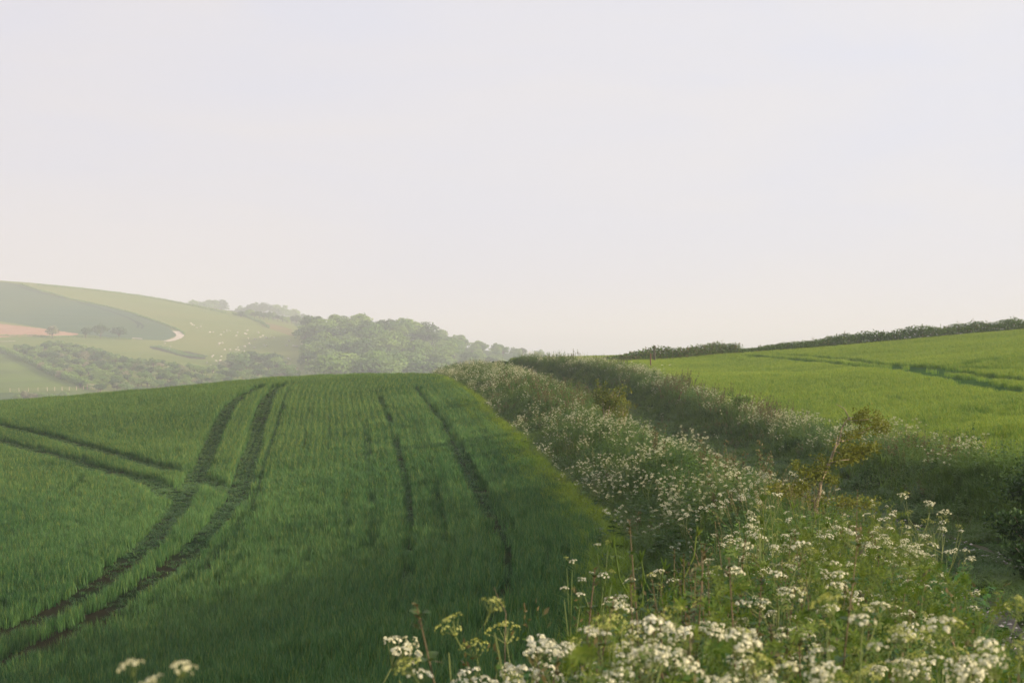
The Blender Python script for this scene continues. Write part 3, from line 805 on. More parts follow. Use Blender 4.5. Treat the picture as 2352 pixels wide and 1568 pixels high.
# ------------------------------------------------------------------ single plants in front
def empty(name, loc, rz=0, s=1.0, tilt=(0, 0)):
    o = bpy.data.objects.new(name, None); o.empty_display_size = .1
    COL.objects.link(o); o.location = loc; o.rotation_euler = (tilt[0], tilt[1], rz); o.scale = (s, s, s)
    return o
def copy_tree(o, parent=None):
    c = o.copy(); COL.objects.link(c); c.parent = parent
    for ch in list(o.children): copy_tree(ch, c)
    return c

def umbel_mesh(k, R0=.038, florets=13, young=False):
    """one flower head: rays from a point to little white umbellets, kept as a mesh shared by its copies"""
    mb = MB(); r = np.random.default_rng(600 + k)
    n = int(r.integers(8, 12)); a = np.arange(n) * 2.4 + r.uniform(0, 6); rr = R0 * np.sqrt((np.arange(n) + .3) / n)
    p_ = np.c_[rr * np.cos(a), rr * np.sin(a), -rr ** 2 / R0 * .42 + r.normal(0, .002, n)]
    base = np.array([0, 0, -R0 * 1.15])
    for q_ in p_:
        tube(mb, [base, (base + q_) * .5 + [0, 0, -.002], q_ - [0, 0, .004]], [.0009, .0007, .0006], 3, .7)
    tube(mb, [base - [0, 0, .03], base], [.0013, .0012], 3, .6)
    mb.mi = 1
    for q_ in p_:
        m_ = florets; u_ = nrm(q_ - base)
        dd = rand_dirs(m_, r); dd = dd * np.sign((dd @ u_))[:, None]
        c = q_ + dd * [.0078, .0078, .006] * r.uniform(.75, 1.25)
        nn = nrm(dd + u_ * .6 + r.normal(0, .35, (m_, 3))); d_ = nrm(np.cross(nn, rand_dirs(m_, r))); s_ = np.cross(nn, d_)
        z_ = .0070 if not young else .0045
        quadleaf(mb, c - d_ * z_ * .5, d_, s_, z_ * r.uniform(.8, 1.25, m_), z_, r.uniform(0, 1, m_))
    o = mb.build("umbel", [M_stem, M_young if young else M_white], link=False)
    return o.data
M_young = leafmat("young_umbel", (.33, .38, .10), (.50, .52, .22), transl=.3, rough=.8, spec=.1)
UMB = [umbel_mesh(k) for k in range(4)] + [umbel_mesh(4, .026, 10, True)]
UMB_LOW = []
for k in range(3):
    mb = MB(); umbel_low(mb, np.zeros(3), .036, np.random.default_rng(650 + k))
    UMB_LOW.append(mb.build("umbel", [M_stem, M_white], link=False).data)

def parsley(k, H_=1.15, umb=7, low=False, leaves=5, youngp=.3):
    r = np.random.default_rng(700 + k)
    root = empty("cow_parsley", (0, 0, 0))
    mb = MB(); bend = r.normal(0, .09, 2)
    pos = lambda u: np.r_[bend * u * u * H_, u * H_]
    tube(mb, [pos(u) for u in (0, .2, .4, .6, .8)], [.0055, .005, .0045, .0035, .0025], 5, .5)
    heads = []
    for i in range(umb):
        u0 = r.uniform(.38, .8); a = i * 2.4 + r.normal(0, .3); b = pos(u0)
        rad = r.uniform(.07, .22); h2 = H_ * r.uniform(max(.72, u0 + .12), 1.06)
        e_ = np.r_[pos(.8)[:2] * .8 + np.array([math.cos(a), math.sin(a)]) * rad, h2]
        c_ = b * .45 + e_ * .55 + np.r_[(e_ - b)[:2] * .15, -.03]
        tube(mb, [b, c_, e_ - [0, 0, .06]], [.003, .0022, .0014], 4, .6)
        heads.append(e_ - [0, 0, .0])
        if i % 2 == 0:
            mb.mi = 0
    st = mb.build("stem", [M_stem], root)
    mb = MB()
    for i in range(leaves):
        u0 = r.uniform(.05, .72); a = r.uniform(0, 6.283)
        fern(mb, pos(u0), (math.cos(a), math.sin(a), r.uniform(.3, .8)), .34 * (1.15 - u0 * .8), r)
    mb.build("foliage", [M_fern], root)
    for e_ in heads:
        me = UMB_LOW[int(r.integers(3))] if low else (UMB[4] if r.uniform() < youngp else UMB[int(r.integers(4))])
        o = bpy.data.objects.new("flower_head", me); COL.objects.link(o); o.parent = root
        o.location = e_; o.rotation_euler = (r.normal(0, .3), r.normal(0, .3), r.uniform(0, 6.28)); s = r.uniform(.65, 1.15); o.scale = (s, s, s)
    return root
M_fern = leafmat("lacy_leaf", (.020, .075, .014), (.075, .15, .028), transl=.35, nscale=.9, cnoise=.35)
E_ = 2.2
cX_ = IP([(0, -.1), (2, .15), (3, .36), (5, .92), (7, 1.45), (9.5, 2.1), (13, 2.95), (16, 3.6)])
cW_ = IP([(0, .6), (3, .6), (5, .68), (9.5, .66), (13, .7), (16, .7)])
topZ = IP([(0, -.42), (2.5, -.60), (3, -.66), (4, -.77), (5, -.88), (7, -1.06), (9.5, -1.30), (12, -1.55), (14, -1.75), (17, -2.0)])
def topS(x, y): return topZ(y) - .14 * smooth(np.abs(x - cX_(y)) / cW_(y), .5, 1.2) + .10 * (fbm(x, y, .7) - .5)
def clump(n, y0, y1, r, bias=0.0, wf=1.0, power=1.0):
    y = y0 + (y1 - y0) * r.uniform(0, 1, n) ** power
    x = cX_(y) + cW_(y) * wf * (r.uniform(-1, 1, n) + bias)
    return x, y, Hn(x, y)
protoP = [parsley(k, H_=h, umb=u) for k, (h, u) in enumerate([(1.12, 8), (1.0, 7), (1.2, 8), (.92, 6), (1.05, 9), (.8, 6)])]
protoL = [parsley(20 + k, H_=h, umb=u, low=True, leaves=4, youngp=0) for k, (h, u) in enumerate([(.9, 6), (.8, 5), (1.0, 6), (.72, 6)])]
used = set()
def place(proto, x, y, z, s, label, cat, group, r, tl=.10):
    if proto.name in used: o = copy_tree(proto)
    else: o = proto; used.add(proto.name)
    o.location = (x, y, z - .03); o.rotation_euler = (r.normal(0, tl), r.normal(0, tl), r.uniform(0, 6.28)); o.scale = (s, s, s)
    tag(o, label, cat, group); return o
r = np.random.default_rng(11)
G1 = "cow parsley plants in the foreground"
def plab(px, py):
    if py > 610: return "white-flowered cow parsley close to the camera along the bottom edge" if px < 720 else "cow parsley among green leaves near the bottom right corner"
    if px < 700: return "cow parsley standing tall against the dark wheat, left side of the foreground clump"
    if px < 840: return "cow parsley with pale umbels in the middle of the foreground clump"
    return "cow parsley on the lane side of the foreground clump"
x, y, z = clump(330, 2.6, 12.5, r, power=1.2)
ppx, ppy = project(x, y, topS(x, y))
keep = r.uniform(0, 1, len(x)) < np.where(ppy > 618, .62, np.where((ppx > 590) & (ppx < 710), .10, np.where(ppy < 550, .95, .5)))
keep &= (fbm(x * 1.7, y, .9) > .41) | (ppy > 618)
x, y, z = x[keep], y[keep], z[keep]
xa = r.uniform(-.5, .6, 14); ya = r.uniform(2.5, 4.2, 14)      # thicker at the bottom edge
x = np.r_[x, xa]; y = np.r_[y, ya]; z = np.r_[z, Hn(xa, ya)]
for i in range(len(x)):
    s = float(topS(x[i], y[i]) - z[i] + .03 + r.normal(.02, .10)) / 1.12
    ppx, ppy = project(x[i], y[i], z[i] + s)
    place(protoP[i % 6], x[i], y[i], z[i], s, plab(ppx, ppy), "wildflower", G1, r)
for X0, Y0, top in ():
    z0 = float(Hn(X0, Y0)); place(protoP[2], X0, Y0, z0, (top - z0 + .03) / 1.22, "tall cow parsley flower head poking in at the very bottom left" if X0 < 0 else "cow parsley leaning out to the left of the clump over the wheat", "wildflower", G1, r, .03)
def sprig(px, py, Y0, spread, n_, label, seed, big=1.0, group=None, name="cow_parsley"):
    r = np.random.default_rng(seed); X0, _, zt = P(px, py, Y0); g = float(Hn(X0, Y0)); root = empty(name, (X0, Y0, g)); h_ = zt - g
    mb = MB(); tube(mb, [(0, 0, -.03), (.01, 0, h_ * .5), (0, 0, h_ * .8)], [.005, .004, .003], 5, .6)
    hs_ = []
    for i in range(n_):
        e_ = np.r_[(i - (n_ - 1) / 2) * spread / max(n_ - 1, 1) + r.normal(0, .006), r.normal(0, .03), h_ + r.normal(0, .014)]
        tube(mb, [(0, 0, h_ * .8), (e_[0] * .6, e_[1] * .6, h_ * .9), e_ - [0, 0, .05]], [.0025, .002, .0013], 4, .6); hs_.append(e_)
    mb.build("stem", [M_stem], root); mb = MB()
    for i in range(3): a = r.uniform(0, 6.28); fern(mb, (0, 0, h_ * r.uniform(.1, .55)), (math.cos(a), math.sin(a), .5), .25, r)
    mb.build("foliage", [M_fern], root)
    for i, e_ in enumerate(hs_):
        o = bpy.data.objects.new("flower_head", UMB[4] if r.uniform() < .4 else UMB[i % 4]); COL.objects.link(o); o.parent = root; o.location = e_; o.rotation_euler = (r.normal(0, .3), r.normal(0, .3), r.uniform(0, 6)); s_ = r.uniform(.6, .85) * big; o.scale = (s_,) * 3
    tag(root, label, "wildflower", group or G1)
sprig(666, 364, 82, .45, 3, "tall hogweed with flat heads standing above the right bank near its far end", 21, 2.6, "hogweed on the right bank", "hogweed")
sprig(986, 432, 31, .12, 2, "lone slender umbel standing up against the bright field at far right", 22, 1.5, "hogweed on the right bank", "hogweed")
sprig(176, 668, 1.9, .04, 3, "blurred yellowish flower head poking in at the very bottom left", 5, .62)
sprig(112, 680, 1.85, .03, 2, "blurred pale flower head cut by the bottom edge, far left", 6, .7)
sprig(570, 556, 6.6, .03, 2, "cow parsley leaning out to the left of the clump over the wheat", 7, .7)
sprig(603, 538, 7.2, .04, 2, "cow parsley leaning out to the left of the clump over the wheat", 8, .7)
sprig(598, 572, 6.0, .12, 4, "cow parsley leaning out to the left of the clump over the wheat", 9, .75)
sprig(572, 590, 5.6, .06, 2, "cow parsley leaning out to the left of the clump over the wheat", 12, .75)
sprig(772, 492, 9.0, .10, 4, "tallest cow parsley of the clump, sunlit head below the leaning tree", 13)
sprig(760, 508, 8.6, .12, 3, "tallest cow parsley of the clump, sunlit head below the leaning tree", 14)
sprig(935, 520, 10.0, .16, 5, "cow parsley with white heads against the shaded lane bank", 15)
sprig(880, 515, 10.5, .2, 5, "cow parsley with white heads against the shaded lane bank", 16)
for i in range(NS):
    ppx, ppy = project(ind_x[i], ind_y[i], ind_z[i] + .8)
    zz_ = int(zone(np.array([ind_x[i]]), np.array([ind_y[i]]))[0])
    lb = "cow parsley in flower on the right bank above the lane" if zz_ == 3 else ("small cow parsley on the central bank near the wheat edge" if t_bank(np.array([ind_x[i]]), np.array([ind_y[i]]))[0] < .45 else "cow parsley in the white mass on top of the central bank behind the clump")
    place(protoL[i % 4], ind_x[i], ind_y[i], ind_z[i], r.uniform(.7, 1.0), lb, "wildflower", "cow parsley plants on the banks", r, .14)

# nettles
M_net = leafmat("nettle_leaf", (.035, .085, .022), (.10, .16, .04), transl=.3, nscale=.9, cnoise=.3)
M_nst = leafmat("nettle_stalk", (.09, .05, .035), (.13, .12, .04), transl=0)
def nettle(k, H_):
    r = np.random.default_rng(800 + k); root = empty("stinging_nettle", (0, 0, 0))
    bend = r.normal(0, .07, 2); pos = lambda u: np.r_[bend * u * u * H_, u * H_]
    mb = MB(); tube(mb, [pos(u) for u in (0, .25, .5, .75, 1)], [.0045, .004, .0035, .0028, .0015], 4, .5); mb.build("stem", [M_nst], root)
    mb = MB(); nn = 11
    for i in range(nn):
        u = .15 + .83 * i / (nn - 1); a0 = (i % 2) * math.pi / 2 + r.normal(0, .2); L_ = .085 * (1.1 - .75 * max(0, u - .35) / .65) * r.uniform(.85, 1.15)
        for sg in (0, math.pi):
            a = a0 + sg + r.normal(0, .15); leaf(mb, pos(u), (math.cos(a), math.sin(a), .35 + .5 * (u > .85)), (0, 0, 1), L_, L_ * .6, r.uniform(), droop=.45, fold=.35)
    mb.build("foliage", [M_net], root)
    mb = MB()
    for i in range(16):
        u = r.uniform(.6, 1.0); a = r.uniform(0, 6.283); d_ = nrm([math.cos(a), math.sin(a), -.3])
        quadleaf(mb, np.array([pos(u) + [0, 0, .005]]), d_[None], nrm(np.cross(d_, [0, 0, 1]))[None], r.uniform(.015, .03), .006, r.uniform())
    for i in range(8):
        a = r.uniform(0, 6.283); leaf(mb, pos(1.0) - [0, 0, r.uniform(0, .05)], (math.cos(a) * .7, math.sin(a) * .7, .8), (0, 0, 1), r.uniform(.014, .024), .010, r.uniform())
    mb.build("flower_spike", [M_rust], root)
    return root
protoN = [nettle(k, h) for k, h in enumerate((.95, .8, 1.05, .88))]
x, y, z = clump(50, 3.2, 10, r, bias=-.1, wf=1.0); x2, y2, z2 = clump(60, 3.8, 6.5, r, bias=-.45, wf=.6)
x = np.r_[x, x2]; y = np.r_[y, y2]; z = np.r_[z, z2]
for i in range(len(x)):
    ppx, _ = project(x[i], y[i], z[i])
    place(protoN[i % 4], x[i], y[i], z[i], float(topS(x[i], y[i]) - z[i] + .03 + r.normal(0, .06)) / .95, "stinging nettle with reddish tip among the foreground flowers, left half" if ppx < 740 else "stinging nettle with reddish tip among the foreground flowers, right half", "nettle", "nettles in the foreground", r, .07)

# budding yellow-green shoots that stand above the clump
def shoot(k):
    r = np.random.default_rng(850 + k); root = empty("budding_hogweed", (0, 0, 0)); mb = MB(); H_ = 1.0
    tube(mb, [(0, 0, 0), (.01, 0, .45), (.0, .01, .82)], [.006, .005, .004], 5, .7)
    tips = []
    for i in range(5):
        a = i * 2.4; u0 = .5 + .08 * i; b = np.r_[.0, .0, u0]; e_ = b + np.r_[math.cos(a) * r.uniform(.03, .12), math.sin(a) * r.uniform(.03, .12), r.uniform(.14, .26)]
        tube(mb, [b, (b + e_) / 2 + [math.cos(a) * .02, math.sin(a) * .02, -.01], e_], [.004, .0035, .003], 4, .8); tips.append(e_)
    mb.build("stem", [M_lime], root); mb = MB()
    for e_ in tips:
        for j in range(6):
            d_ = nrm(np.r_[r.normal(0, .4, 2), 1]); leaf(mb, e_ - [0, 0, .03], d_, (1, 0, .1), r.uniform(.03, .055), .012, r.uniform(), droop=-.1)
        for j in range(2):
            a = r.uniform(0, 6.283); leaf(mb, e_ - [0, 0, .06], (math.cos(a), math.sin(a), .4), (0, 0, 1), .05, .016, r.uniform(), droop=.5)
    mb.build("buds", [M_lime], root)
    mb = MB()
    for j in range(4):
        a = r.uniform(0, 6.283); u0 = r.uniform(.1, .5); p0 = np.r_[0, 0, u0]; d_ = nrm([math.cos(a), math.sin(a), .5])
        for sg in (-.9, 0, .9):
            c_, s_ = math.cos(sg), math.sin(sg); dd = np.array([d_[0] * c_ - d_[1] * s_, d_[0] * s_ + d_[1] * c_, d_[2]])
            leaf(mb, p0 + d_ * .1, dd, (0, 0, 1), .075, .045, r.uniform(), droop=.5)
        tube(mb, [p0, p0 + d_ * .12], [.003, .003], 3, .5)
    mb.build("foliage", [M_net], root)
    return root
protoS = [shoot(k) for k in range(3)]
sh = [(1450, 1285, 7.0, "yellow-green budding shoots left of the clump over the dark hollow"), (1500, 1280, 7.2, "yellow-green budding shoots left of the clump over the dark hollow"), (1566, 1238, 7.6, "slim upright budding shoot standing alone left of the leaning tree"),
      (1745, 1165, 8.6, "pale green shoot beside the tall white umbels under the tree"), (1835, 1165, 9.5, "cluster of pale budding shoots in front of the tree trunk"), (1862, 1172, 9.6, "cluster of pale budding shoots in front of the tree trunk"), (1920, 1180, 9.8, "cluster of pale budding shoots in front of the tree trunk"),
      (2050, 1195, 10.5, "lime green shoots right of the wooden post"), (2075, 1210, 10.2, "lime green shoots right of the wooden post"), (2010, 1290, 8.0, "lime green shoots right of the wooden post"), (1900, 1300, 7.2, "budding shoot in the middle of the foreground clump"), (2120, 1300, 8.2, "budding shoot at the lane side of the foreground clump")]
for i, (a, b, Y0, lb) in enumerate(sh):
    X0, _, zt = P(a * D, b * D, Y0); z0 = float(Hn(X0, Y0)); place(protoS[i % 3], X0, Y0, z0, (zt - z0 + .03) / 1.0, lb, "wildflower", "budding shoots above the clump", r, .04)

# tall white-headed plants that pick themselves out
for a, b, Y0, lb in ((1772, 1148, 8.8, "tallest cow parsley of the clump, sunlit head below the leaning tree"), (1765, 1215, 8.2, "cow parsley with large white head left of the wooden post"), (2150, 1205, 11.0, "cow parsley with white heads against the shaded lane bank"),
                     (2120, 1130, 12.5, "cow parsley with white heads against the shaded lane bank"), (2180, 1245, 9.5, "cow parsley with white heads against the shaded lane bank"), (1180, 1445, 3.6, "cow parsley with big blurred white heads at lower left of the clump"),
                     (1090, 1440, 3.9, "cow parsley with big blurred white heads at lower left of the clump"), (2255, 1365, 6.6, "cow parsley sprig reaching out over the lane at right")):
    X0, _, zt = P(a * D, b * D, Y0); z0 = float(Hn(X0, Y0)); place(protoP[int(r.integers(6))], X0, Y0, z0, (zt - z0 + .05) / 1.12, lb, "wildflower", G1, r, .05)

# broad dock leaves, lower right
def dock(k):
    r = np.random.default_rng(880 + k); root = empty("broad_leaved_dock", (0, 0, 0)); mb = MB()
    tube(mb, [(0, 0, 0), (.01, 0, .3), (.02, .02, .7)], [.006, .005, .003], 4, .4); mb.build("stem", [M_stem], root)
    for i in range(7):
        mb = MB(); a = i * 2.4 + r.normal(0, .3); u = r.uniform(.1, .6); L_ = r.uniform(.09, .15)
        leaf(mb, (0.01, 0, u), (math.cos(a), math.sin(a), .6), (0, 0, 1), L_, L_ * .55, r.uniform(), droop=.55, fold=.25)
        mb.build("leaf", [M_dock], root)
    return root
M_dock = leafmat("broad_leaf", (.030, .11, .018), (.065, .17, .03), transl=.35, nscale=.8, cnoise=.2)
protoD = [dock(k) for k in range(2)]
x, y, z = clump(20, 2.9, 6.5, r, bias=.45, wf=.75)
for i in range(len(x)): place(protoD[i % 2], x[i], y[i], z[i] + .1, float(topS(x[i], y[i]) - z[i] - .16) / .72, "broad-leaved dock with smooth green leaves in the lower right of the clump", "plant", "docks in the foreground", r)

# undergrowth and lime cleavers of the foreground clump
def cleavers(k):
    mb = MB(); r = np.random.default_rng(900 + k)
    for s_ in range(7):
        a = r.uniform(0, 6.283); L_ = r.uniform(.3, .6); b = np.r_[r.normal(0, .08, 2), r.uniform(0, .2)]
        pts = [b + np.r_[np.array([math.cos(a), math.sin(a)]) * L_ * .5 * u, L_ * (1.3 * u - .7 * u * u)] + r.normal(0, .01, 3) for u in np.linspace(0, 1, 6)]
        mb.mi = 0; tube(mb, pts, [.0018] * 6, 3, .7)
        pts = np.array(pts)
        for u in np.linspace(.1, 1, 13):
            i = min(int(u * 5), 4); c = pts[i] + (pts[i + 1] - pts[i]) * (u * 5 - i); ax = nrm(pts[i + 1] - pts[i])
            e1 = nrm(np.cross(ax, [.3, .2, 1])); e2 = np.cross(ax, e1); an = np.arange(6) * math.pi / 3 + r.uniform(0, 1)
            d_ = nrm(e1 * np.cos(an)[:, None] + e2 * np.sin(an)[:, None] + ax * .3); quadleaf(mb, np.repeat(c[None], 6, 0), d_, nrm(np.cross(d_, ax)), .024, .006, r.uniform(0, 1, 6))
    return mb.build("c", [M_lime], link=False)
x, y, z = clump(170, 2.4, 13, r, bias=.3, wf=.8); n = len(x)
zt = topS(x, y) - r.uniform(.30, .75, n)
stuff("cleavers", [cleavers(k) for k in range(4)], np.c_[x, y, zt], np.c_[r.normal(0, .3, (n, 2)), r.uniform(0, 6.28, n)], r.uniform(.7, 1.2, n), r.integers(0, 4, n), "lime green cleavers scrambling through the foreground flowers")
FW = [weed_proto(50 + k, h=.75, n=(230, 150, 120)[k], L=(.045, .07, .09)[k], rad=.16, mat=(M_weed, M_dock, M_dock)[k]) for k in range(3)] + [weed_proto(54, h=.8, n=150, rust=True, L=.06, rad=.15, rs=.5)] + [weed_proto(56 + k, h=.7, n=150, L=.055, rad=.16, mat=M_fern) for k in range(1)]
x, y, z = clump(820, 2.2, 14.5, r, wf=1.15); n = len(x)
stuff("hedge_undergrowth", FW, np.c_[x, y, z - .03], np.c_[r.normal(0, .12, (n, 2)), r.uniform(0, 6.28, n)], np.c_[r.uniform(.75, 1.1, (n, 2)), (topS(x, y) - z - r.uniform(.02, .26, n)) / .75], r.choice(len(FW), n, p=[.22, .32, .28, .12, .06]), "dense mixed leaves filling the foreground hedge bank")

# dry twigs
def twig(pts_px, Y0, label, w_=.004, rootz=True, name="dry_twig"):
    mb = MB(); pts = [P(a, b, Y0 + dy) for a, b, dy in pts_px]
    base = Vector(pts[0]); root = mb
    if rootz:
        g = float(Hn(pts[0][0], pts[0][1])); pts = [(pts[0][0], pts[0][1], min(g, pts[0][2]) - .03)] + pts
    tube(mb, pts, list(np.linspace(w_, w_ * .4, len(pts))), 5, .6)
    o = mb.build(name, [M_brown]); return tag(o, label, "twig")
twig([(505, 640, 0), (506, 612, .05), (500, 600, .1), (496, 592, .1), (494, 586, .1)], 4.2, "thin bare curved twig rising over the wheat at lower left of the clump", .0013)
twig([(700, 575, 0), (697, 556, 0), (691, 545, 0)], 12.5, "dead forked stalk in the dark hollow left of the clump", .006)
twig([(699, 565, 0), (705, 552, 0), (710, 546, 0)], 12.5, "right-hand prong of the dead forked stalk left of the clump", .005)
twig([(826, 620, 0), (829, 600, 0), (833, 580, 0)], 6.4, "dark bare stalk standing in the middle of the foreground clump", .006)
twig([(958, 655, 0), (950, 635, 0), (942, 620, 0)], 5.0, "dark bramble stem leaning at the lane side of the clump", .006)

# ------------------------------------------------------------------ leaning hawthorn
M_bark = groundmat("pale_bark", (.22, .18, .12), (.40, .34, .24), 9.0, bump=.6)
M_haw = leafmat("hawthorn_leaf", (.06, .10, .014), (.20, .22, .035), transl=.38, tcol=(1.5, 1.3, .4), nscale=1.5)
Z3 = lambda u, v: ((1900 + u / 4.48) * .4, (1000 + v / 4.48) * .4)
TY = 20.0
tree = empty("hawthorn_tree", (0, 0, 0)); bx_, by_ = Z3(600, 1400); tb = P(bx_, by_, TY); tb = (tb[0], TY, float(Hn(tb[0], TY)))
tree.location = tb
tag(tree, "wind-bent hawthorn with pale leaning trunk standing out of the bank", "tree")
def T3(u, v, dy=0):
    a, b = Z3(u, v); q_ = P(a, b, TY + dy); return np.array(q_) - np.array(tb)
def T3path(l): return [T3(*a) for a in l]
mb = MB()
trunk = [np.array([0, 0, -.1])] + T3path([(612, 1300), (628, 1160), (662, 1060), (680, 920), (702, 850), (755, 745), (800, 640), (845, 520), (880, 470), (905, 400), (905, 330), (950, 250), (992, 190)])
tube(mb, trunk, [.04, .036, .03, .024, .022, .022, .021, .020, .018, .017, .014, .012, .010, .008], 8, .5)
mb.build("trunk", [M_bark], tree, smooth_=True)
brs = [([(992, 190), (965, 130), (940, 90), (890, 60), (850, 38)], .008, None),
       ([(992, 200), (1060, 185, .1), (1120, 150, .15), (1190, 135, .2)], .010, (1040, 1220, 110, 230)),
       ([(985, 215), (1080, 225, -.1), (1170, 215, -.2), (1260, 200, -.2)], .008, None),
       ([(905, 460), (990, 440, .1), (1100, 385, .2), (1200, 320, .3), (1290, 270, .35), (1400, 290, .4)], .014, None),
       ([(850, 520), (900, 450, .15), (925, 380, .2)], .012, None),
       ([(800, 640), (830, 560, -.2), (850, 480, -.25), (870, 400, -.25)], .014, None),
       ([(835, 560), (930, 610, .1), (1050, 600, .2), (1180, 560, .2), (1300, 560, .2)], .012, None),
       ([(770, 700), (880, 670, -.2), (1000, 660, -.2)], .010, None),
       ([(762, 735), (700, 660, .1), (685, 590, .1)], .007, None), ([(755, 745), (650, 660, 0), (570, 645, .1)], .005, None),
       ([(700, 860), (600, 870, 0), (500, 810, .1), (430, 770, .1), (375, 715, .1)], .010, None), ([(735, 790), (660, 790, -.1), (600, 790, -.1)], .007, None),
       ([(690, 880), (760, 890, .1), (850, 890, .2)], .008, None),
       ([(620, 1140), (520, 1080, .1), (430, 1042, .2), (300, 1030, .2), (150, 970, .2)], .013, None), ([(430, 1042, .2), (480, 980, .2), (560, 970, .2)], .007, None),
       ([(625, 1180), (720, 1150, .2), (860, 1150, .3), (1050, 1160, .3), (1290, 1150, .3)], .010, None), ([(600, 1260), (760, 1265, .1), (930, 1300, .2)], .010, None)]
for l, w_, _ in brs:
    mb = MB(); l = [(a + (0,))[:3] for a in l]; pts = T3path(l); tube(mb, pts, list(np.linspace(w_, w_ * .4, len(pts))), 6, .5); mb.build("branch", [M_bark], tree, smooth_=True)
cl = [(1110, 160, 70, 45, 190), (1180, 150, 50, 40, 150), (1300, 190, 60, 45, 190), (1310, 290, 90, 60, 330), (1410, 290, 55, 50, 200), (1160, 235, 80, 30, 130), (945, 225, 40, 20, 45), (1080, 235, 60, 25, 80), (1160, 330, 60, 25, 60),
      (980, 400, 70, 45, 150), (1080, 370, 80, 40, 150), (930, 560, 70, 40, 110), (1050, 560, 110, 45, 260), (1180, 545, 90, 45, 230), (1280, 545, 70, 40, 150), (980, 640, 110, 45, 280), (1090, 620, 90, 45, 200), (870, 690, 90, 35, 170),
      (690, 680, 40, 60, 90), (640, 780, 90, 60, 230), (560, 830, 90, 40, 200), (470, 790, 60, 40, 120), (385, 720, 50, 45, 130), (720, 780, 60, 60, 120), (800, 895, 80, 40, 170), (570, 920, 40, 20, 50), (660, 860, 80, 30, 110),
      (420, 960, 90, 45, 170), (500, 960, 60, 40, 100), (300, 1020, 130, 55, 350), (180, 970, 80, 40, 170), (400, 1010, 90, 40, 140), (560, 1120, 60, 60, 60), (700, 1100, 100, 60, 80), (900, 1150, 130, 50, 260), (1080, 1160, 130, 50, 300), (1250, 1150, 100, 45, 200), (640, 1200, 90, 80, 100), (620, 1330, 60, 60, 70)]
mb = MB(); r = np.random.default_rng(31)
for u, v, ru, rv_, n in cl:
    n = int(n * (.95 if v > 480 else .7))
    uu = u + r.normal(0, ru * .55, n); vv = v + r.normal(0, rv_ * .8, n); dy = r.normal(0, .14, n)
    pts = np.array([T3(a, b, c) for a, b, c in zip(uu, vv, dy)])
    d_ = nrm(rand_dirs(n, r) * .8 + [.5, 0, .15]); s_ = nrm(np.cross(d_, rand_dirs(n, r)))
    quadleaf(mb, pts, d_, s_, r.uniform(.03, .055, n), r.uniform(.016, .03, n), r.uniform(0, 1, n))
    c0 = T3(u, v)
    for j in range(max(2, n // 30)):
        q_ = pts[int(r.integers(n))]; sd = nrm(np.cross(q_ - c0 + 1e-4, [.1, .2, 1])) * .002; mb.add([c0 - sd, c0 + sd, q_ + sd * .5, q_ - sd * .5], [(0, 1, 2, 3)], .3)
for l, w_, _ in brs[1:]:
    pts = np.array(T3path([(a + (0,))[:3] for a in l])); m_ = int(16 * (len(pts) - 1))
    u = r.uniform(.6, len(pts) - 1, m_); i_ = np.minimum(u.astype(int), len(pts) - 2); q_ = pts[i_] + (pts[i_ + 1] - pts[i_]) * (u - i_)[:, None] + r.normal(0, .05, (m_, 3))
    d_ = nrm(rand_dirs(m_, r) + [.4, 0, .2]); quadleaf(mb, q_, d_, nrm(np.cross(d_, rand_dirs(m_, r))), r.uniform(.03, .05, m_), .022, r.uniform(0, 1, m_))
mb.build("crown", [M_haw], tree)

M_dark = leafmat("dark_shrub_leaf", (.018, .055, .012), (.055, .115, .022), transl=.2, nscale=.8)
# golden bush farther up the central bank
def bush(name, X0, Y0, w_, h_, n, mat, label, seed, dark=None, lsz=.05):
    r = np.random.default_rng(seed); z0 = float(Hn(X0, Y0)); root = empty(name, (X0, Y0, z0)); mb = MB()
    st = []
    for i in range(9):
        a = r.uniform(0, 6.283); e_ = np.r_[math.cos(a) * w_ * .42 * r.uniform(.2, 1), math.sin(a) * w_ * .42 * r.uniform(.2, 1), h_ * r.uniform(.6, .97)]
        pts = [np.r_[0, 0, -.05], np.r_[e_[:2] * .3, e_[2] * .4], e_]; tube(mb, pts, [.02, .012, .004], 4, .3); st.append(pts)
    mb.build("trunk", [M_bark], root); mb = MB()
    for k in range(n // 12):
        s_ = st[int(r.integers(9))]; u = r.uniform(.02, 1.05); c = s_[1] * (1 - u) + s_[2] * u if u > .4 else s_[0] * (1 - u) + s_[1] * u
        c = c + r.normal(0, 1, 3) * [w_ * .13, w_ * .13, h_ * .06]; c[2] = max(c[2], .1)
        p_ = c + r.normal(0, .05, (12, 3)); d_ = nrm(rand_dirs(12, r) + [0, 0, .5]); quadleaf(mb, p_, d_, nrm(np.cross(d_, rand_dirs(12, r))), r.uniform(.7, 1.3, 12) * lsz, lsz * .55, r.uniform(0, 1, 12))
    mb.build("crown", [mat], root); return tag(root, label, "bush")
bush("hawthorn_bush", P(606, 424, 50)[0], 50, 1.5, 1.7, 3000, M_haw, "golden-brown hawthorn bush among the flowers halfway along the bank", 41, lsz=.085)
bush("hawthorn_bush", P(622, 430, 48)[0], 48, .8, 1.15, 1500, M_haw, "small side bush just right of the golden hawthorn bush", 42)
bush("elder_shrub", float(edgeX(66)) - .5, 66, 1.0, 1.25, 900, M_weed, "low dark green leafy shrub on the right bank rim beside the bright field", 43, lsz=.11)
bush("elder_shrub", P(1030, 480, 24)[0], 24, 1.5, 1.05, 4200, M_dark, "dark leafy shrub at the right edge, uppermost of three above the lane", 44, lsz=.08)
bush("elder_shrub", P(1035, 480, 21)[0], 21, 1.3, .8, 3200, M_dark, "dark leafy shrub at the right edge, middle of three above the lane", 46, lsz=.075)
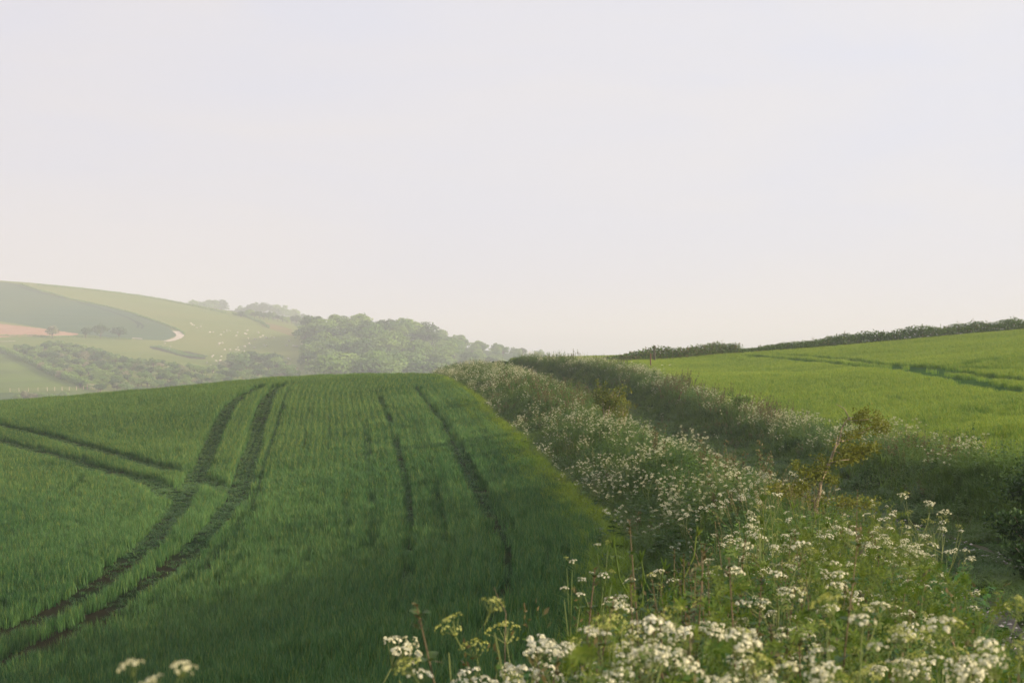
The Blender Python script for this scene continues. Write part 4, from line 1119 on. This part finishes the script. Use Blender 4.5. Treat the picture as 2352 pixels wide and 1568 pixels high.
bush("elder_shrub", P(1040, 480, 18.6)[0], 18.6, .8, .5, 1600, M_dark, "dark leafy shrub at the right edge, lowest of three above the lane", 47, lsz=.07)
bush("hawthorn_sapling", P(497, 362, 112)[0], 112, .4, 1.3, 160, M_haw, "tiny sapling sticking up at the far end of the central bank", 45, lsz=.09)

# ------------------------------------------------------------------ posts
M_post = groundmat("weathered_wood", (.075, .05, .033), (.17, .115, .07), 14.0, bump=.5, stretch=(1, 1, .12, 0))
def post(px, ptop, pbot, Y0, w_, label, lean_=0, mat=None):
    X0, _, zt = P(px, ptop, Y0); g = float(Hn(X0, Y0)); h_ = zt - g
    mb = MB(); n = 7; r = np.random.default_rng(int(px))
    rows = []
    for k, u in enumerate((-.25, .0, .5, .93, 1.0)):
        rr = w_ * (.5 if k < 4 else .38); rows.append([(rr * math.cos(a) * (1 + .08 * math.sin(3 * a + k)) + lean_ * u * h_, rr * math.sin(a), u * h_ + (r.uniform(-.01, .01) if k > 2 else 0)) for a in np.arange(n) * 2 * math.pi / n])
    V = [v for row in rows for v in row]
    F_ = [(i * n + k, i * n + (k + 1) % n, (i + 1) * n + (k + 1) % n, (i + 1) * n + k) for i in range(4) for k in range(n)] + [tuple(range(4 * n, 5 * n))]
    mb.add(V, F_); o = mb.build("fence_post", [mat or M_post]); o.location = (X0 - lean_ * h_, Y0, g); return tag(o, label, "post", "old fence posts")
post(654.4, 345, 358, 131, .22, "stout dark post standing up against the sky on the crest", mat=groundmat("grey_post_wood", (.04, .045, .03), (.08, .08, .055), 10.0, bump=.3))
post(681.5, 391, 397, 79, .10, "leaning rusty-brown post on the rim of the right bank", .35)
post(733.6, 407, 417, 70, .13, "upright red-brown post on the right bank above the rusty nettles")
pf = post(857.5, 526, 545, 13.5, .10, "short weathered fence post half sunk in the foreground flowers")
post(849.5, 524, 545, 13.7, .035, "thin grey stake touching the short weathered fence post")
post(650.5, 353, 360, 118, .12, "small pale stake at the foot of the crest post")

# ------------------------------------------------------------------ sunken lane wheel ruts, stones
M_path = groundmat("stony_earth", (.10, .085, .07), (.22, .20, .18), 7.0, (.07, .075, .035), .8, bump=.8)
for sg in (-1, 1):
    yy = np.arange(4, 60, .35); V = []; n = 5
    for Y_ in yy:
        ww = .15 + .05 * math.sin(Y_ * 1.3 + sg) + .05 * math.sin(Y_ * 3.1)
        for k in range(n):
            X_ = float(laneX(Y_)) + sg * .72 + (k / (n - 1) - .5) * 2 * ww + .05 * math.sin(Y_ * .9); V.append((X_, Y_))
    V = np.array(V); Z_ = Hn(V[:, 0], V[:, 1]) + .012
    m_ = len(yy); F_ = np.array([(i * n + k, i * n + k + 1, (i + 1) * n + k + 1, (i + 1) * n + k) for i in range(m_ - 1) for k in range(n - 1)])
    tag(mesh_obj("path", np.c_[V, Z_], F_, M_path, smooth_=True), kind='structure')
M_flint = groundmat("flint", (.30, .27, .25), (.52, .48, .44), 20.0, bump=.2)
mb = MB(); r = np.random.default_rng(55)
for i in range(900):
    Y_ = r.uniform(7, 40); sg = r.choice([-1, 1]); X_ = float(laneX(Y_)) + sg * .72 + r.normal(0, .13); s_ = r.uniform(.012, .04); z_ = float(Hn(X_, Y_)) + .012
    a = r.uniform(0, 6.28, 5); p5 = [(X_ + math.cos(t_ + k * 1.257) * s_, Y_ + math.sin(t_ + k * 1.257) * s_, z_) for k, t_ in enumerate(a * .1)]
    mb.add(p5 + [(X_, Y_, z_ + s_ * .6)], [(k, (k + 1) % 5, 5) for k in range(5)], r.uniform())
tag(mb.build("lane_stones", [M_flint]), "pale flints lying in the lane's wheel ruts", kind='stuff')
# ------------------------------------------------------------------ skyline hedge of the right field
def hedge(name, P0, label, hfun, wid, per_m, lsz, mats, seed, H, spike=0, rust=.15):
    """P0: list of plan points; one mesh of leaf clusters"""
    r = np.random.default_rng(seed); mb = MB(); P0 = np.array(P0, float)
    seg = np.hypot(*(np.diff(P0, axis=0).T)); s = np.r_[0, np.cumsum(seg)]; n = int(s[-1] * per_m)
    u = r.uniform(0, s[-1], n); x = np.interp(u, s, P0[:, 0]); y = np.interp(u, s, P0[:, 1])
    h = hfun(u / s[-1]) * (.65 + .7 * fbm(u, u * 0, 1.7) ) 
    a = r.uniform(0, 6.283, n); q_ = r.uniform(0, 1, n) ** .6; x = x + np.cos(a) * wid * .5 * q_; y = y + np.sin(a) * wid * .5 * q_
    z = H(x, y) + h * r.uniform(0, 1, n) ** .7 * (1 - .35 * q_ ** 2)
    d_ = nrm(rand_dirs(n, r) + [0, 0, .3]); s_ = nrm(np.cross(d_, rand_dirs(n, r)))
    isr = r.uniform(0, 1, n) < rust
    for k in (0, 1):
        m_ = isr == bool(k)
        if not m_.any(): continue
        mb.mi = k; quadleaf(mb, np.c_[x, y, z][m_], d_[m_], s_[m_], lsz * r.uniform(.6, 1.4, m_.sum()), lsz * .6, r.uniform(0, 1, m_.sum()))
    for i in range(spike):
        j = int(r.integers(n)); zz = float(H(x[j:j + 1], y[j:j + 1])[0]); hh = h[j] * r.uniform(.9, 1.2); b = np.array([x[j], y[j], zz])
        mb.mi = 1; tube(mb, [b, b + [r.normal(0, .04), 0, hh]], [.012, .006], 3, .5)
        m_ = 14; q3 = b + np.c_[r.normal(0, .04, (m_, 2)), hh * r.uniform(.55, 1.03, m_)]
        mb.mi = int(r.uniform() < .4); d3 = nrm(rand_dirs(m_, r) + [0, 0, .4]); quadleaf(mb, q3, d3, nrm(np.cross(d3, rand_dirs(m_, r))), lsz * .9, lsz * .4, r.uniform(0, 1, m_))
    o = mb.build(name, mats); return tag(o, label, "hedge")
M_hedge = leafmat("hedge_leaf", (.040, .10, .022), (.11, .19, .04), transl=.3, nscale=.25)
sk1 = [P(a, 360, Y)[:2] for a, Y in ((606, 133), (640, 133.5), (680, 134), (715, 135), (738, 135.5))]
sk2 = [P(a, 350, Y)[:2] for a, Y in ((738, 136), (780, 137), (850, 138), (920, 138), (980, 138.5), (1060, 138.5), (1120, 138))]
hedge("hedge", sk1, "low ragged hedge of nettles and weeds on the crest around the dark post", lambda u: .6 + .7 * smooth(u, 0, .5) - .3 * smooth(u, .85, 1), 1.3, 800, .17, [M_hedge, M_rust], 61, Hn, 25, .2)
hedge("hedge", sk2, "long dark green hedge along the skyline above the bright field", lambda u: .6 + .7 * smooth(u, .05, .3) + .5 * smooth(u, .78, .95), 1.7, 800, .18, [M_hedge, M_rust], 62, Hn, 35, .05)

# ------------------------------------------------------------------ valley: trees, hedges, sheep, fence
M_tree = [leafmat("tree_leaf_a", (.065, .155, .034), (.165, .28, .062), transl=.25, nscale=.02, cnoise=.2, orand=.6), leafmat("tree_leaf_b", (.09, .18, .04), (.20, .31, .07), transl=.25, nscale=.02, cnoise=.2, orand=.6),
          leafmat("hawthorn_blossom_leaf", (.08, .14, .04), (.36, .33, .22), transl=.2, nscale=.05, cnoise=.4)]
M_tree.append(leafmat("tree_leaf_dark", (.035, .085, .025), (.085, .16, .04), transl=.2, nscale=.02, cnoise=.2, orand=.4))
M_tb = groundmat("tree_bark", (.09, .07, .05), (.15, .12, .09), 2.0, bump=0)
def tree_proto(k, mat, flat=.8, lobes=13, n=1500, lsz=.075, seed=0):
    """unit crown: height 1 including trunk"""
    r = np.random.default_rng(1000 + k + seed); root = empty("deciduous_tree", (0, 0, 0)); mb = MB()
    tube(mb, [(0, 0, -.1), (0, 0, .2), (.02, .01, .5)], [.03, .025, .012], 6, .5)
    C = []
    for i in range(lobes):
        a = i * 2.4 + r.normal(0, .4); rad = .30 * math.sqrt((i + .3) / lobes); zc = (.26 + .12 * (i % 3)) + .36 * (1 - (rad / .33) ** 2) * r.uniform(.6, 1.1) + r.normal(0, .03)
        c = np.r_[math.cos(a) * rad, math.sin(a) * rad, zc * .95]; C.append((c, r.uniform(.13, .21)))
        tube(mb, [(0, 0, .25), c * [.6, .6, .8], c], [.012, .008, .003], 3, .5)
    mb.build("trunk", [M_tb], root); mb = MB()
    w_ = np.array([c[1] ** 2 for c in C]); w_ /= w_.sum()
    for (c, R0), ww in zip(C, w_):
        m_ = int(n * ww); d = rand_dirs(m_, r); d[:, 2] = np.where(r.uniform(0, 1, m_) < .6, np.abs(d[:, 2]), d[:, 2])
        rr = R0 * (1 + .25 * np.sin(d[:, 0] * 7 + i) * np.sin(d[:, 2] * 8 + d[:, 1] * 6))[:, None] * r.uniform(.75, 1.1, m_)[:, None]; p_ = c + d * rr * [1, 1, .85]
        bump_ = .06 * R0
        nn = nrm(d + r.normal(0, .5, (m_, 3))); e1 = nrm(np.cross(nn, rand_dirs(m_, r))); e2 = np.cross(nn, e1)
        sz = lsz * r.uniform(.5, 1.1, m_); quadleaf(mb, p_ - e1 * sz[:, None] * .5, e1, e2, sz, sz * .85, np.clip(r.uniform(0, 1) * .5 + r.uniform(0, .5, m_), 0, 1))
    mb.build("crown", [mat], root); return root
TP = [tree_proto(0, M_tree[0]), tree_proto(1, M_tree[1]), tree_proto(2, M_tree[3], lobes=9), tree_proto(3, M_tree[1], lobes=16), tree_proto(4, M_tree[3], lobes=18), tree_proto(5, M_tree[2], lobes=10)]
for t_ in TP: t_.name = "deciduous_tree"
usedT = set()
def plant(k, x, y, z, h, wr, label, group, r, name=None):
    if k in usedT: o = copy_tree(TP[k])
    else: o = TP[k]; usedT.add(k)
    if name: o.name = name
    o.location = (x, y, z); o.rotation_euler = (0, 0, r.uniform(0, 6.28)); o.scale = (h * wr, h * wr, h)
    return tag(o, label, "tree", group)
r = np.random.default_rng(71)
# big wood on the right of the valley
cnt = 0
for Yr in np.arange(650, 1110, 17):
    x0, x1 = -140, 45
    for Xr in np.arange(x0, x1, 14.5):
        X0 = Xr + r.uniform(-3.5, 3.5); Y0 = Yr + r.uniform(-4, 4); z0 = float(Hf(X0, Y0)); ppx, ppy = project(X0, Y0, z0)
        left = 303 + max(0, (700 - Y0)) * .1 + max(0, 790 - Y0) * .16
        if ppx < left or ppx > 545 or (Y0 > 935 and ppx < 436): continue
        hmax = np.interp(ppx, [300, 320, 360, 400, 425, 440, 447, 455, 470, 520], [14, 17, 18, 18, 17, 15, 14, 12, 10, 8])
        h = hmax * r.uniform(.62, 1.1) * (.93 if Y0 > 880 else 1)
        if Y0 > 895: lb = "hazy deciduous tree on the skyline of the big wood"
        elif Y0 < 690: lb = "rounded deciduous tree in the front row of the big wood"
        elif ppx < 335: lb = "deciduous tree at the left shaded edge of the big wood"
        elif ppx > 440: lb = "small hazy tree where the wood thins out down to the right"
        else: lb = "rounded deciduous tree in the middle of the big wood"
        plant(int(r.choice([0, 1, 2, 3, 4], p=[.2, .3, .15, .2, .15])), X0, Y0, z0 - .3, h, r.uniform(1.15, 1.5), lb, "trees of the big wood", r); cnt += 1
print("wood", cnt)
# skyline behind the sheep hill, faint
for a, b, Y0, h in [(196, 304, 1620, 11), (205, 306, 1620, 12), (215, 303, 1650, 16)] + [(px_, 302 + abs(px_ - 212) * .12, 1680, 20) for px_ in (194, 201, 208, 222)] + [(px_, 306 + (px_ - 262) ** 2 * .006, 1640, 18) for px_ in (232, 240, 249, 257, 266, 275, 284, 293, 301)]:
    X0 = (a - 512) / F * Y0; z0 = float(Hf(X0, Y0)); zt = -(b - 6 - HY) / F * Y0
    plant(int(r.integers(0, 5)), X0, Y0 + r.uniform(-20, 20), max(z0, zt - h) - 1, h, 1.3, "very faint misty tree beyond the sheep hill", "misty trees beyond the hill", r)
for px_ in np.arange(241, 303, 4.6):
    Y0 = 1150 + r.uniform(-15, 15); X0 = (px_ - 512) / F * Y0; z0 = float(Hf(X0, Y0))
    plant(int(r.integers(0, 5)), X0, Y0, z0 - .4, r.uniform(6, 8.5), 1.3, "grey-green tree in the belt at the top of the sheep pasture", "tree belt above the pasture", r)
# valley copse
topl = lambda x: np.interp(x, [100, 170, 250, 480, 650, 800, 1000, 1200, 1500, 1750, 1900, 2180, 2350, 2500], [610, 575, 625, 565, 600, 640, 700, 720, 750, 800, 740, 690, 760, 840])
botl = lambda x: np.interp(x, [0, 150, 400, 750, 1000, 2350, 2500], [680, 700, 850, 985, 1010, 1000, 985])
cp = []
for u in np.arange(150, 2500, 42):
    t0 = topl(u) + 72; v = t0
    while v < botl(u) + 10:
        cp.append((u + r.uniform(-22, 22), v + r.uniform(-10, 10))); v += r.uniform(46, 66)
pts = Z1(cp); X_, Y_, ok = cast(pts, Hf, 440, 1300, 1500)
c2 = 0
for (u, v), X0, Y0, k in zip(cp, X_, Y_, ok):
    if not k or Y0 < 470: continue
    h = 85 / 3.36 * .4 / F * Y0 * r.uniform(.75, 1.15) * (1.5 if u > 1950 and v < topl(u) + 120 else 1.0)
    kind = 5 if r.uniform() < .09 else int(r.integers(0, 5))
    lb = "hawthorn in pale blossom among the scrub trees of the valley copse" if kind == 5 else ("bushy tree in the left part of the valley copse" if u < 800 else ("bushy tree in the middle of the valley copse" if u < 1650 else "hazy tree at the right end of the valley copse"))
    plant(kind, X0, Y0, float(Hf(X0, Y0)) - .3, h * 1.1, r.uniform(1.1, 1.5), lb, "trees of the valley copse", r, "scrub_tree"); c2 += 1
print("copse", c2)
# four field trees by the bare soil
for (u, v, h_, w_, k, lb) in [(440, 552, 100, 1.15, 5, "pale blossoming tree beside the bare pinkish field"), (720, 550, 88, 1.1, 2, "leftmost and smallest of the three dark trees below the teal field"), (845, 553, 118, 1.1, 2, "tallest, middle one of the three dark trees below the teal field"), (1000, 555, 92, 1.45, 4, "wide rightmost one of the three dark trees below the teal field")]:
    X0, Y0, _ = [q_[0] for q_ in cast(Z1([(u, v)]), Hf, 440, 1300)]
    plant(k, X0, Y0, float(Hf(X0, Y0)) - .3, 1.3 * h_ / 3.36 * .4 / F * Y0, w_, lb, "field trees", r)
for (u, v, h_, lb) in [(150, 1085, 85, 0), (215, 1080, 110, 1), (290, 1085, 90, 1), (360, 1088, 100, 0), (430, 1090, 90, 0), (545, 1075, 95, 0)]:
    X0, Y0, k = [q_[0] for q_ in cast(Z1([(u, v)]), Hf, 440, 1300)]
    if not k: Y0 = 500; X0 = (Z1([(u, v)])[0][0] - 512) / F * Y0
    plant(5 if lb else 3, X0, Y0, float(Hf(X0, Y0)) - .3, h_ / 3.36 * .4 / F * Y0, 1.3, "pinkish hawthorn clump just above the wheat crest at far left" if lb else "dark bush in the clump just above the wheat crest at far left", "bushes below the paddock", r)

def far_line(pts, n=60):
    X_, Y_, ok = cast(pts, Hf, 440, 1400, 2500); return [(a, b) for a, b, k in zip(X_, Y_, ok) if k]
def fhedge(pts, label, h, wid, per=30, lsz=.7, seed=0, taper=True):
    return hedge("hedge", far_line(pts), label, lambda u: h + 0 * u, wid, per, lsz, [M_tree[0], M_tree[1]], 900 + seed, Hf, 0, .3)
fhedge(Z1([(-60, 645), (0, 665), (100, 700), (220, 750), (340, 810), (460, 865), (560, 905), (660, 945), (740, 978)]), "dark hedge running down beside the copse to the valley gate", 3.2, 3.0, 60, .8, 1)
fhedge(Z1([(170, 100), (300, 148), (450, 185), (600, 232), (760, 262), (900, 292), (1020, 322), (1130, 352), (1250, 395), (1380, 440), (1470, 475), (1530, 505), (1550, 525)]), "thin dark hedge edging the teal field on the hill", 1.3, 1.4, 26, .6, 2)
fhedge(Z1([(310, 108), (500, 126), (700, 146), (900, 168), (1000, 178), (1180, 203), (1380, 236), (1600, 280), (1800, 322), (1900, 345)]), "dark hedge along the crest of the sheep hill", 1.6, 1.6, 20, .7, 3)
fhedge(Z1([(1950, 350), (2100, 385), (2200, 430), (2260, 470)]), "short hedge between the pasture and the dry strip", 2.0, 1.5, 30, .6, 4)
fhedge(Z1([(1290, 628), (1380, 640), (1480, 672), (1560, 700), (1700, 715)]), "low patch of rough scrub in the sheep pasture", 1.3, 7, 45, .6, 5)
fhedge(Z1([(0, 535), (150, 540), (300, 535), (420, 548), (640, 545), (900, 555), (1100, 568)]), "low green hedge below the bare field and the three trees", 1.2, 2.0, 26, .5, 6)
# young-crop wheel marks, as low dark lines of trodden crop
# chalk track
M_chalk = groundmat("chalk_track", (.50, .42, .33), (.62, .55, .45), .3, bump=0)
def strip(name, pts, w_, mat, lift=.25):
    l = np.array(far_line(pts)); d = np.gradient(l, axis=0); nn = np.c_[-d[:, 1], d[:, 0]]; nn /= np.linalg.norm(nn, axis=1)[:, None] + 1e-9
    fine = np.linspace(0, len(l) - 1, 60); lx_ = np.interp(fine, range(len(l)), l[:, 0]); ly_ = np.interp(fine, range(len(l)), l[:, 1]); nx_ = np.interp(fine, range(len(l)), nn[:, 0]); ny_ = np.interp(fine, range(len(l)), nn[:, 1])
    V = []
    for a, b, c, e_ in zip(lx_, ly_, nx_, ny_):
        for s in (-.5, 0, .5): V.append((a + c * w_ * s, b + e_ * w_ * s))
    V = np.array(V); Z_ = Hf(V[:, 0], V[:, 1]) + lift
    F_ = np.array([(i * 3 + k, i * 3 + k + 1, (i + 1) * 3 + k + 1, (i + 1) * 3 + k) for i in range(59) for k in (0, 1)])
    return tag(mesh_obj(name, np.c_[V, Z_], F_, mat), kind='structure')
strip("track", Z1([(1475, 495), (1505, 515), (1515, 535), (1490, 555), (1440, 572), (1390, 580)]), 5.0, M_chalk)
strip("track", Z1([(0, 583), (60, 581), (130, 578)]), 2.5, M_chalk)
strip("track", Z1([(1110, 555), (1150, 556), (1195, 560)]), 2.5, M_chalk)
M_rut = groundmat("crop_wheel_mark", (.025, .05, .03), (.03, .06, .035), .5, bump=0)
for l in ([(640, 245), (800, 290), (950, 335), (1060, 375), (1130, 410), (1165, 440), (1155, 468)], [(1100, 395), (1170, 425), (1205, 452), (1190, 475)], [(0, 88), (120, 105), (250, 150), (420, 190), (560, 222)]):
    strip("wheel_mark", Z1(l), 1.6, M_rut, .2)

# fence and gate at the bottom of the paddock
M_pale = groundmat("pale_timber", (.45, .36, .28), (.55, .45, .37), 2.0, bump=0)
fl = Z1([(85, 1003), (160, 1001), (240, 999), (320, 997), (398, 995), (460, 993), (522, 991), (583, 990), (643, 989), (702, 986)])
X_, Y_, ok = cast(fl, Hf, 440, 1300)
fence = empty("wire_fence", (float(X_[0]), float(Y_[0]), float(Hf(X_[0], Y_[0])))); tag(fence, "pale post and wire fence along the foot of the lower left paddock", "fence")
b0 = np.array(fence.location)
tops = []
for a, b in zip(X_, Y_):
    mb = MB(); g = np.array([a, b, float(Hf(a, b))]) - b0; tube(mb, [g - [0, 0, .3], g + [0, 0, 1.55]], [.10, .09], 6, .5); mb.build("post", [M_pale], fence); tops.append(g)
mb = MB()
for hgt in (.4, .8, 1.2): tube(mb, [t_ + [0, 0, hgt] for t_ in tops], [.012] * len(tops), 3)
mb.build("wire", [M_pale], fence)
gx, gy, gk = [q_[0] for q_ in cast(Z1([(780, 984)]), Hf, 440, 1300)]
gate = empty("field_gate", (float(gx), float(gy), float(Hf(gx, gy)))); tag(gate, "pinkish wooden field gate frame at the end of the dark hedge", "gate")
for s in (-2.3, 2.3):
    mb = MB(); tube(mb, [(s, 0, -.3), (s, 0, 2.3)], [.14, .12], 6); mb.build("post", [M_pale], gate)
for hgt in (2.1, 1.1, .75, .4):
    mb = MB(); tube(mb, [(-2.3, 0, hgt), (2.3, 0, hgt)], [.11 if hgt > 2 else .04] * 2, 5); mb.build("rail", [M_pale], gate)

# sheep
M_wool = groundmat("wool", (.50, .46, .40), (.64, .60, .53), 6.0, bump=0)
def sheep_mesh(k, graze=True):
    mb = MB(); r = np.random.default_rng(1200 + k)
    prof = [(-.55, .05, .72), (-.50, .20, .70), (-.30, .27, .68), (0, .29, .66), (.28, .26, .68), (.42, .18, .72)]
    prof += [(.55, .10, .62), (.66, .09, .42), (.74, .08, .26), (.82, .03, .18)] if graze else [(.52, .11, .84), (.60, .09, .98), (.72, .08, 1.0), (.86, .04, .93)]
    n = 8; V = []
    for x_, rr, z_ in prof:
        for j in range(n): a = j * 2 * math.pi / n; V.append((x_, rr * math.cos(a), z_ + rr * math.sin(a)))
    m_ = len(prof); F_ = [(i * n + j, (i + 1) * n + j, (i + 1) * n + (j + 1) % n, i * n + (j + 1) % n) for i in range(m_ - 1) for j in range(n)] + [tuple(range(n)), tuple(reversed(range((m_ - 1) * n, m_ * n)))]
    mb.add(V, F_)
    for x_, y_ in ((-.34, .13), (-.34, -.13), (.28, .12), (.28, -.12)):
        tube(mb, [(x_, y_, .55), (x_ + (.03 if x_ < 0 else -.01), y_, .28), (x_, y_, 0)], [.07, .045, .035], 5)
    for s in (-1, 1):
        q_ = prof[-3 if graze else -2]; mb.add([(q_[0] - .02, s * .06, q_[2] + .05), (q_[0] - .02, s * .18, q_[2] + .03), (q_[0] - .05, s * .07, q_[2] + .0)], [(0, 1, 2)])
    return mb.build("sheep", [M_wool], link=False, smooth_=True).data
SM = [sheep_mesh(0), sheep_mesh(1, False)]
s1 = [(1603, 436), (1615, 447), (1630, 452), (1653, 472), (1687, 461), (1763, 510), (1790, 511), (1855, 532), (1878, 507), (1903, 497), (1930, 499), (1996, 514), (1985, 540), (2055, 520), (2068, 526), (2078, 495), (2085, 560), (2140, 568), (2170, 514), (2185, 552), (2208, 540), (2232, 555), (2247, 558), (2280, 545), (2300, 556), (1843, 603), (1868, 601), (1840, 610), (2092, 603), (2098, 614), (1997, 636), (2055, 628), (2060, 633), (2137, 641), (1888, 658), (1932, 656), (1982, 657), (2005, 660), (2053, 669), (2048, 707), (1790, 706), (1781, 717), (1860, 715), (1943, 728), (1815, 752), (1850, 751), (1843, 773), (1868, 789), (1738, 762), (1775, 790), (1776, 819), (1885, 818), (1833, 815), (1788, 846), (1383, 604), (1433, 630), (1428, 659), (2218, 618), (2237, 625), (2335, 730)]
s2 = [(393, 556), (412, 515), (445, 558), (462, 562), (480, 560), (508, 566), (520, 546), (553, 600), (337, 664), (352, 666), (405, 668), (420, 672), (520, 668)]
pp = Z1(s1) + Z2(s2)
X_, Y_, ok = cast(pp, Hf, 440, 1400, 2500)
for i, (X0, Y0, k) in enumerate(zip(X_, Y_, ok)):
    if not k: continue
    o = bpy.data.objects.new("sheep", SM[int(r.integers(2))]); COL.objects.link(o); o.location = (X0, Y0, float(Hf(X0, Y0))); s_ = r.uniform(1.0, 1.35); o.scale = (s_, s_, s_)
    o.rotation_euler = (0, 0, r.choice([0, math.pi]) + r.normal(0, .7))
    a, b = pp[i]
    if i < 5: lb = "white sheep in the small group highest up the pasture"
    elif 54 <= i <= 56: lb = "white sheep by the dark scrub patch, left of the flock"
    elif i >= 60: lb = "white sheep near the shadow of the big wood"
    elif b > 368: lb = "white sheep low in the pasture just above the copse"
    elif b < 350: lb = "white sheep in the upper loose flock on the hill"
    else: lb = "white sheep in the middle of the flock on the hill"
    tag(o, lb, "sheep", "flock of sheep on the hill")
# ------------------------------------------------------------------ haze
hb = [(-7500, -7500, -140), (7500, -7500, -140), (7500, 7500, -140), (-7500, 7500, -140)]
hv = hb + [(x, y, 82.0) for x, y, z in hb]
m, t, o = newmat("morning_haze")
pv = N(t, 'ShaderNodeVolumePrincipled')
pv.inputs['Color'].default_value = (.86, .89, 1.0, 1)
pv.inputs['Density'].default_value = HAZE
pv.inputs['Anisotropy'].default_value = 0.0
t.links.new(pv.outputs[0], o.inputs['Volume'])
hz = mesh_obj("haze", hv, [(0, 3, 2, 1), (4, 5, 6, 7), (0, 1, 5, 4), (1, 2, 6, 5), (2, 3, 7, 6), (3, 0, 4, 7)], m)
tag(hz, kind='stuff')
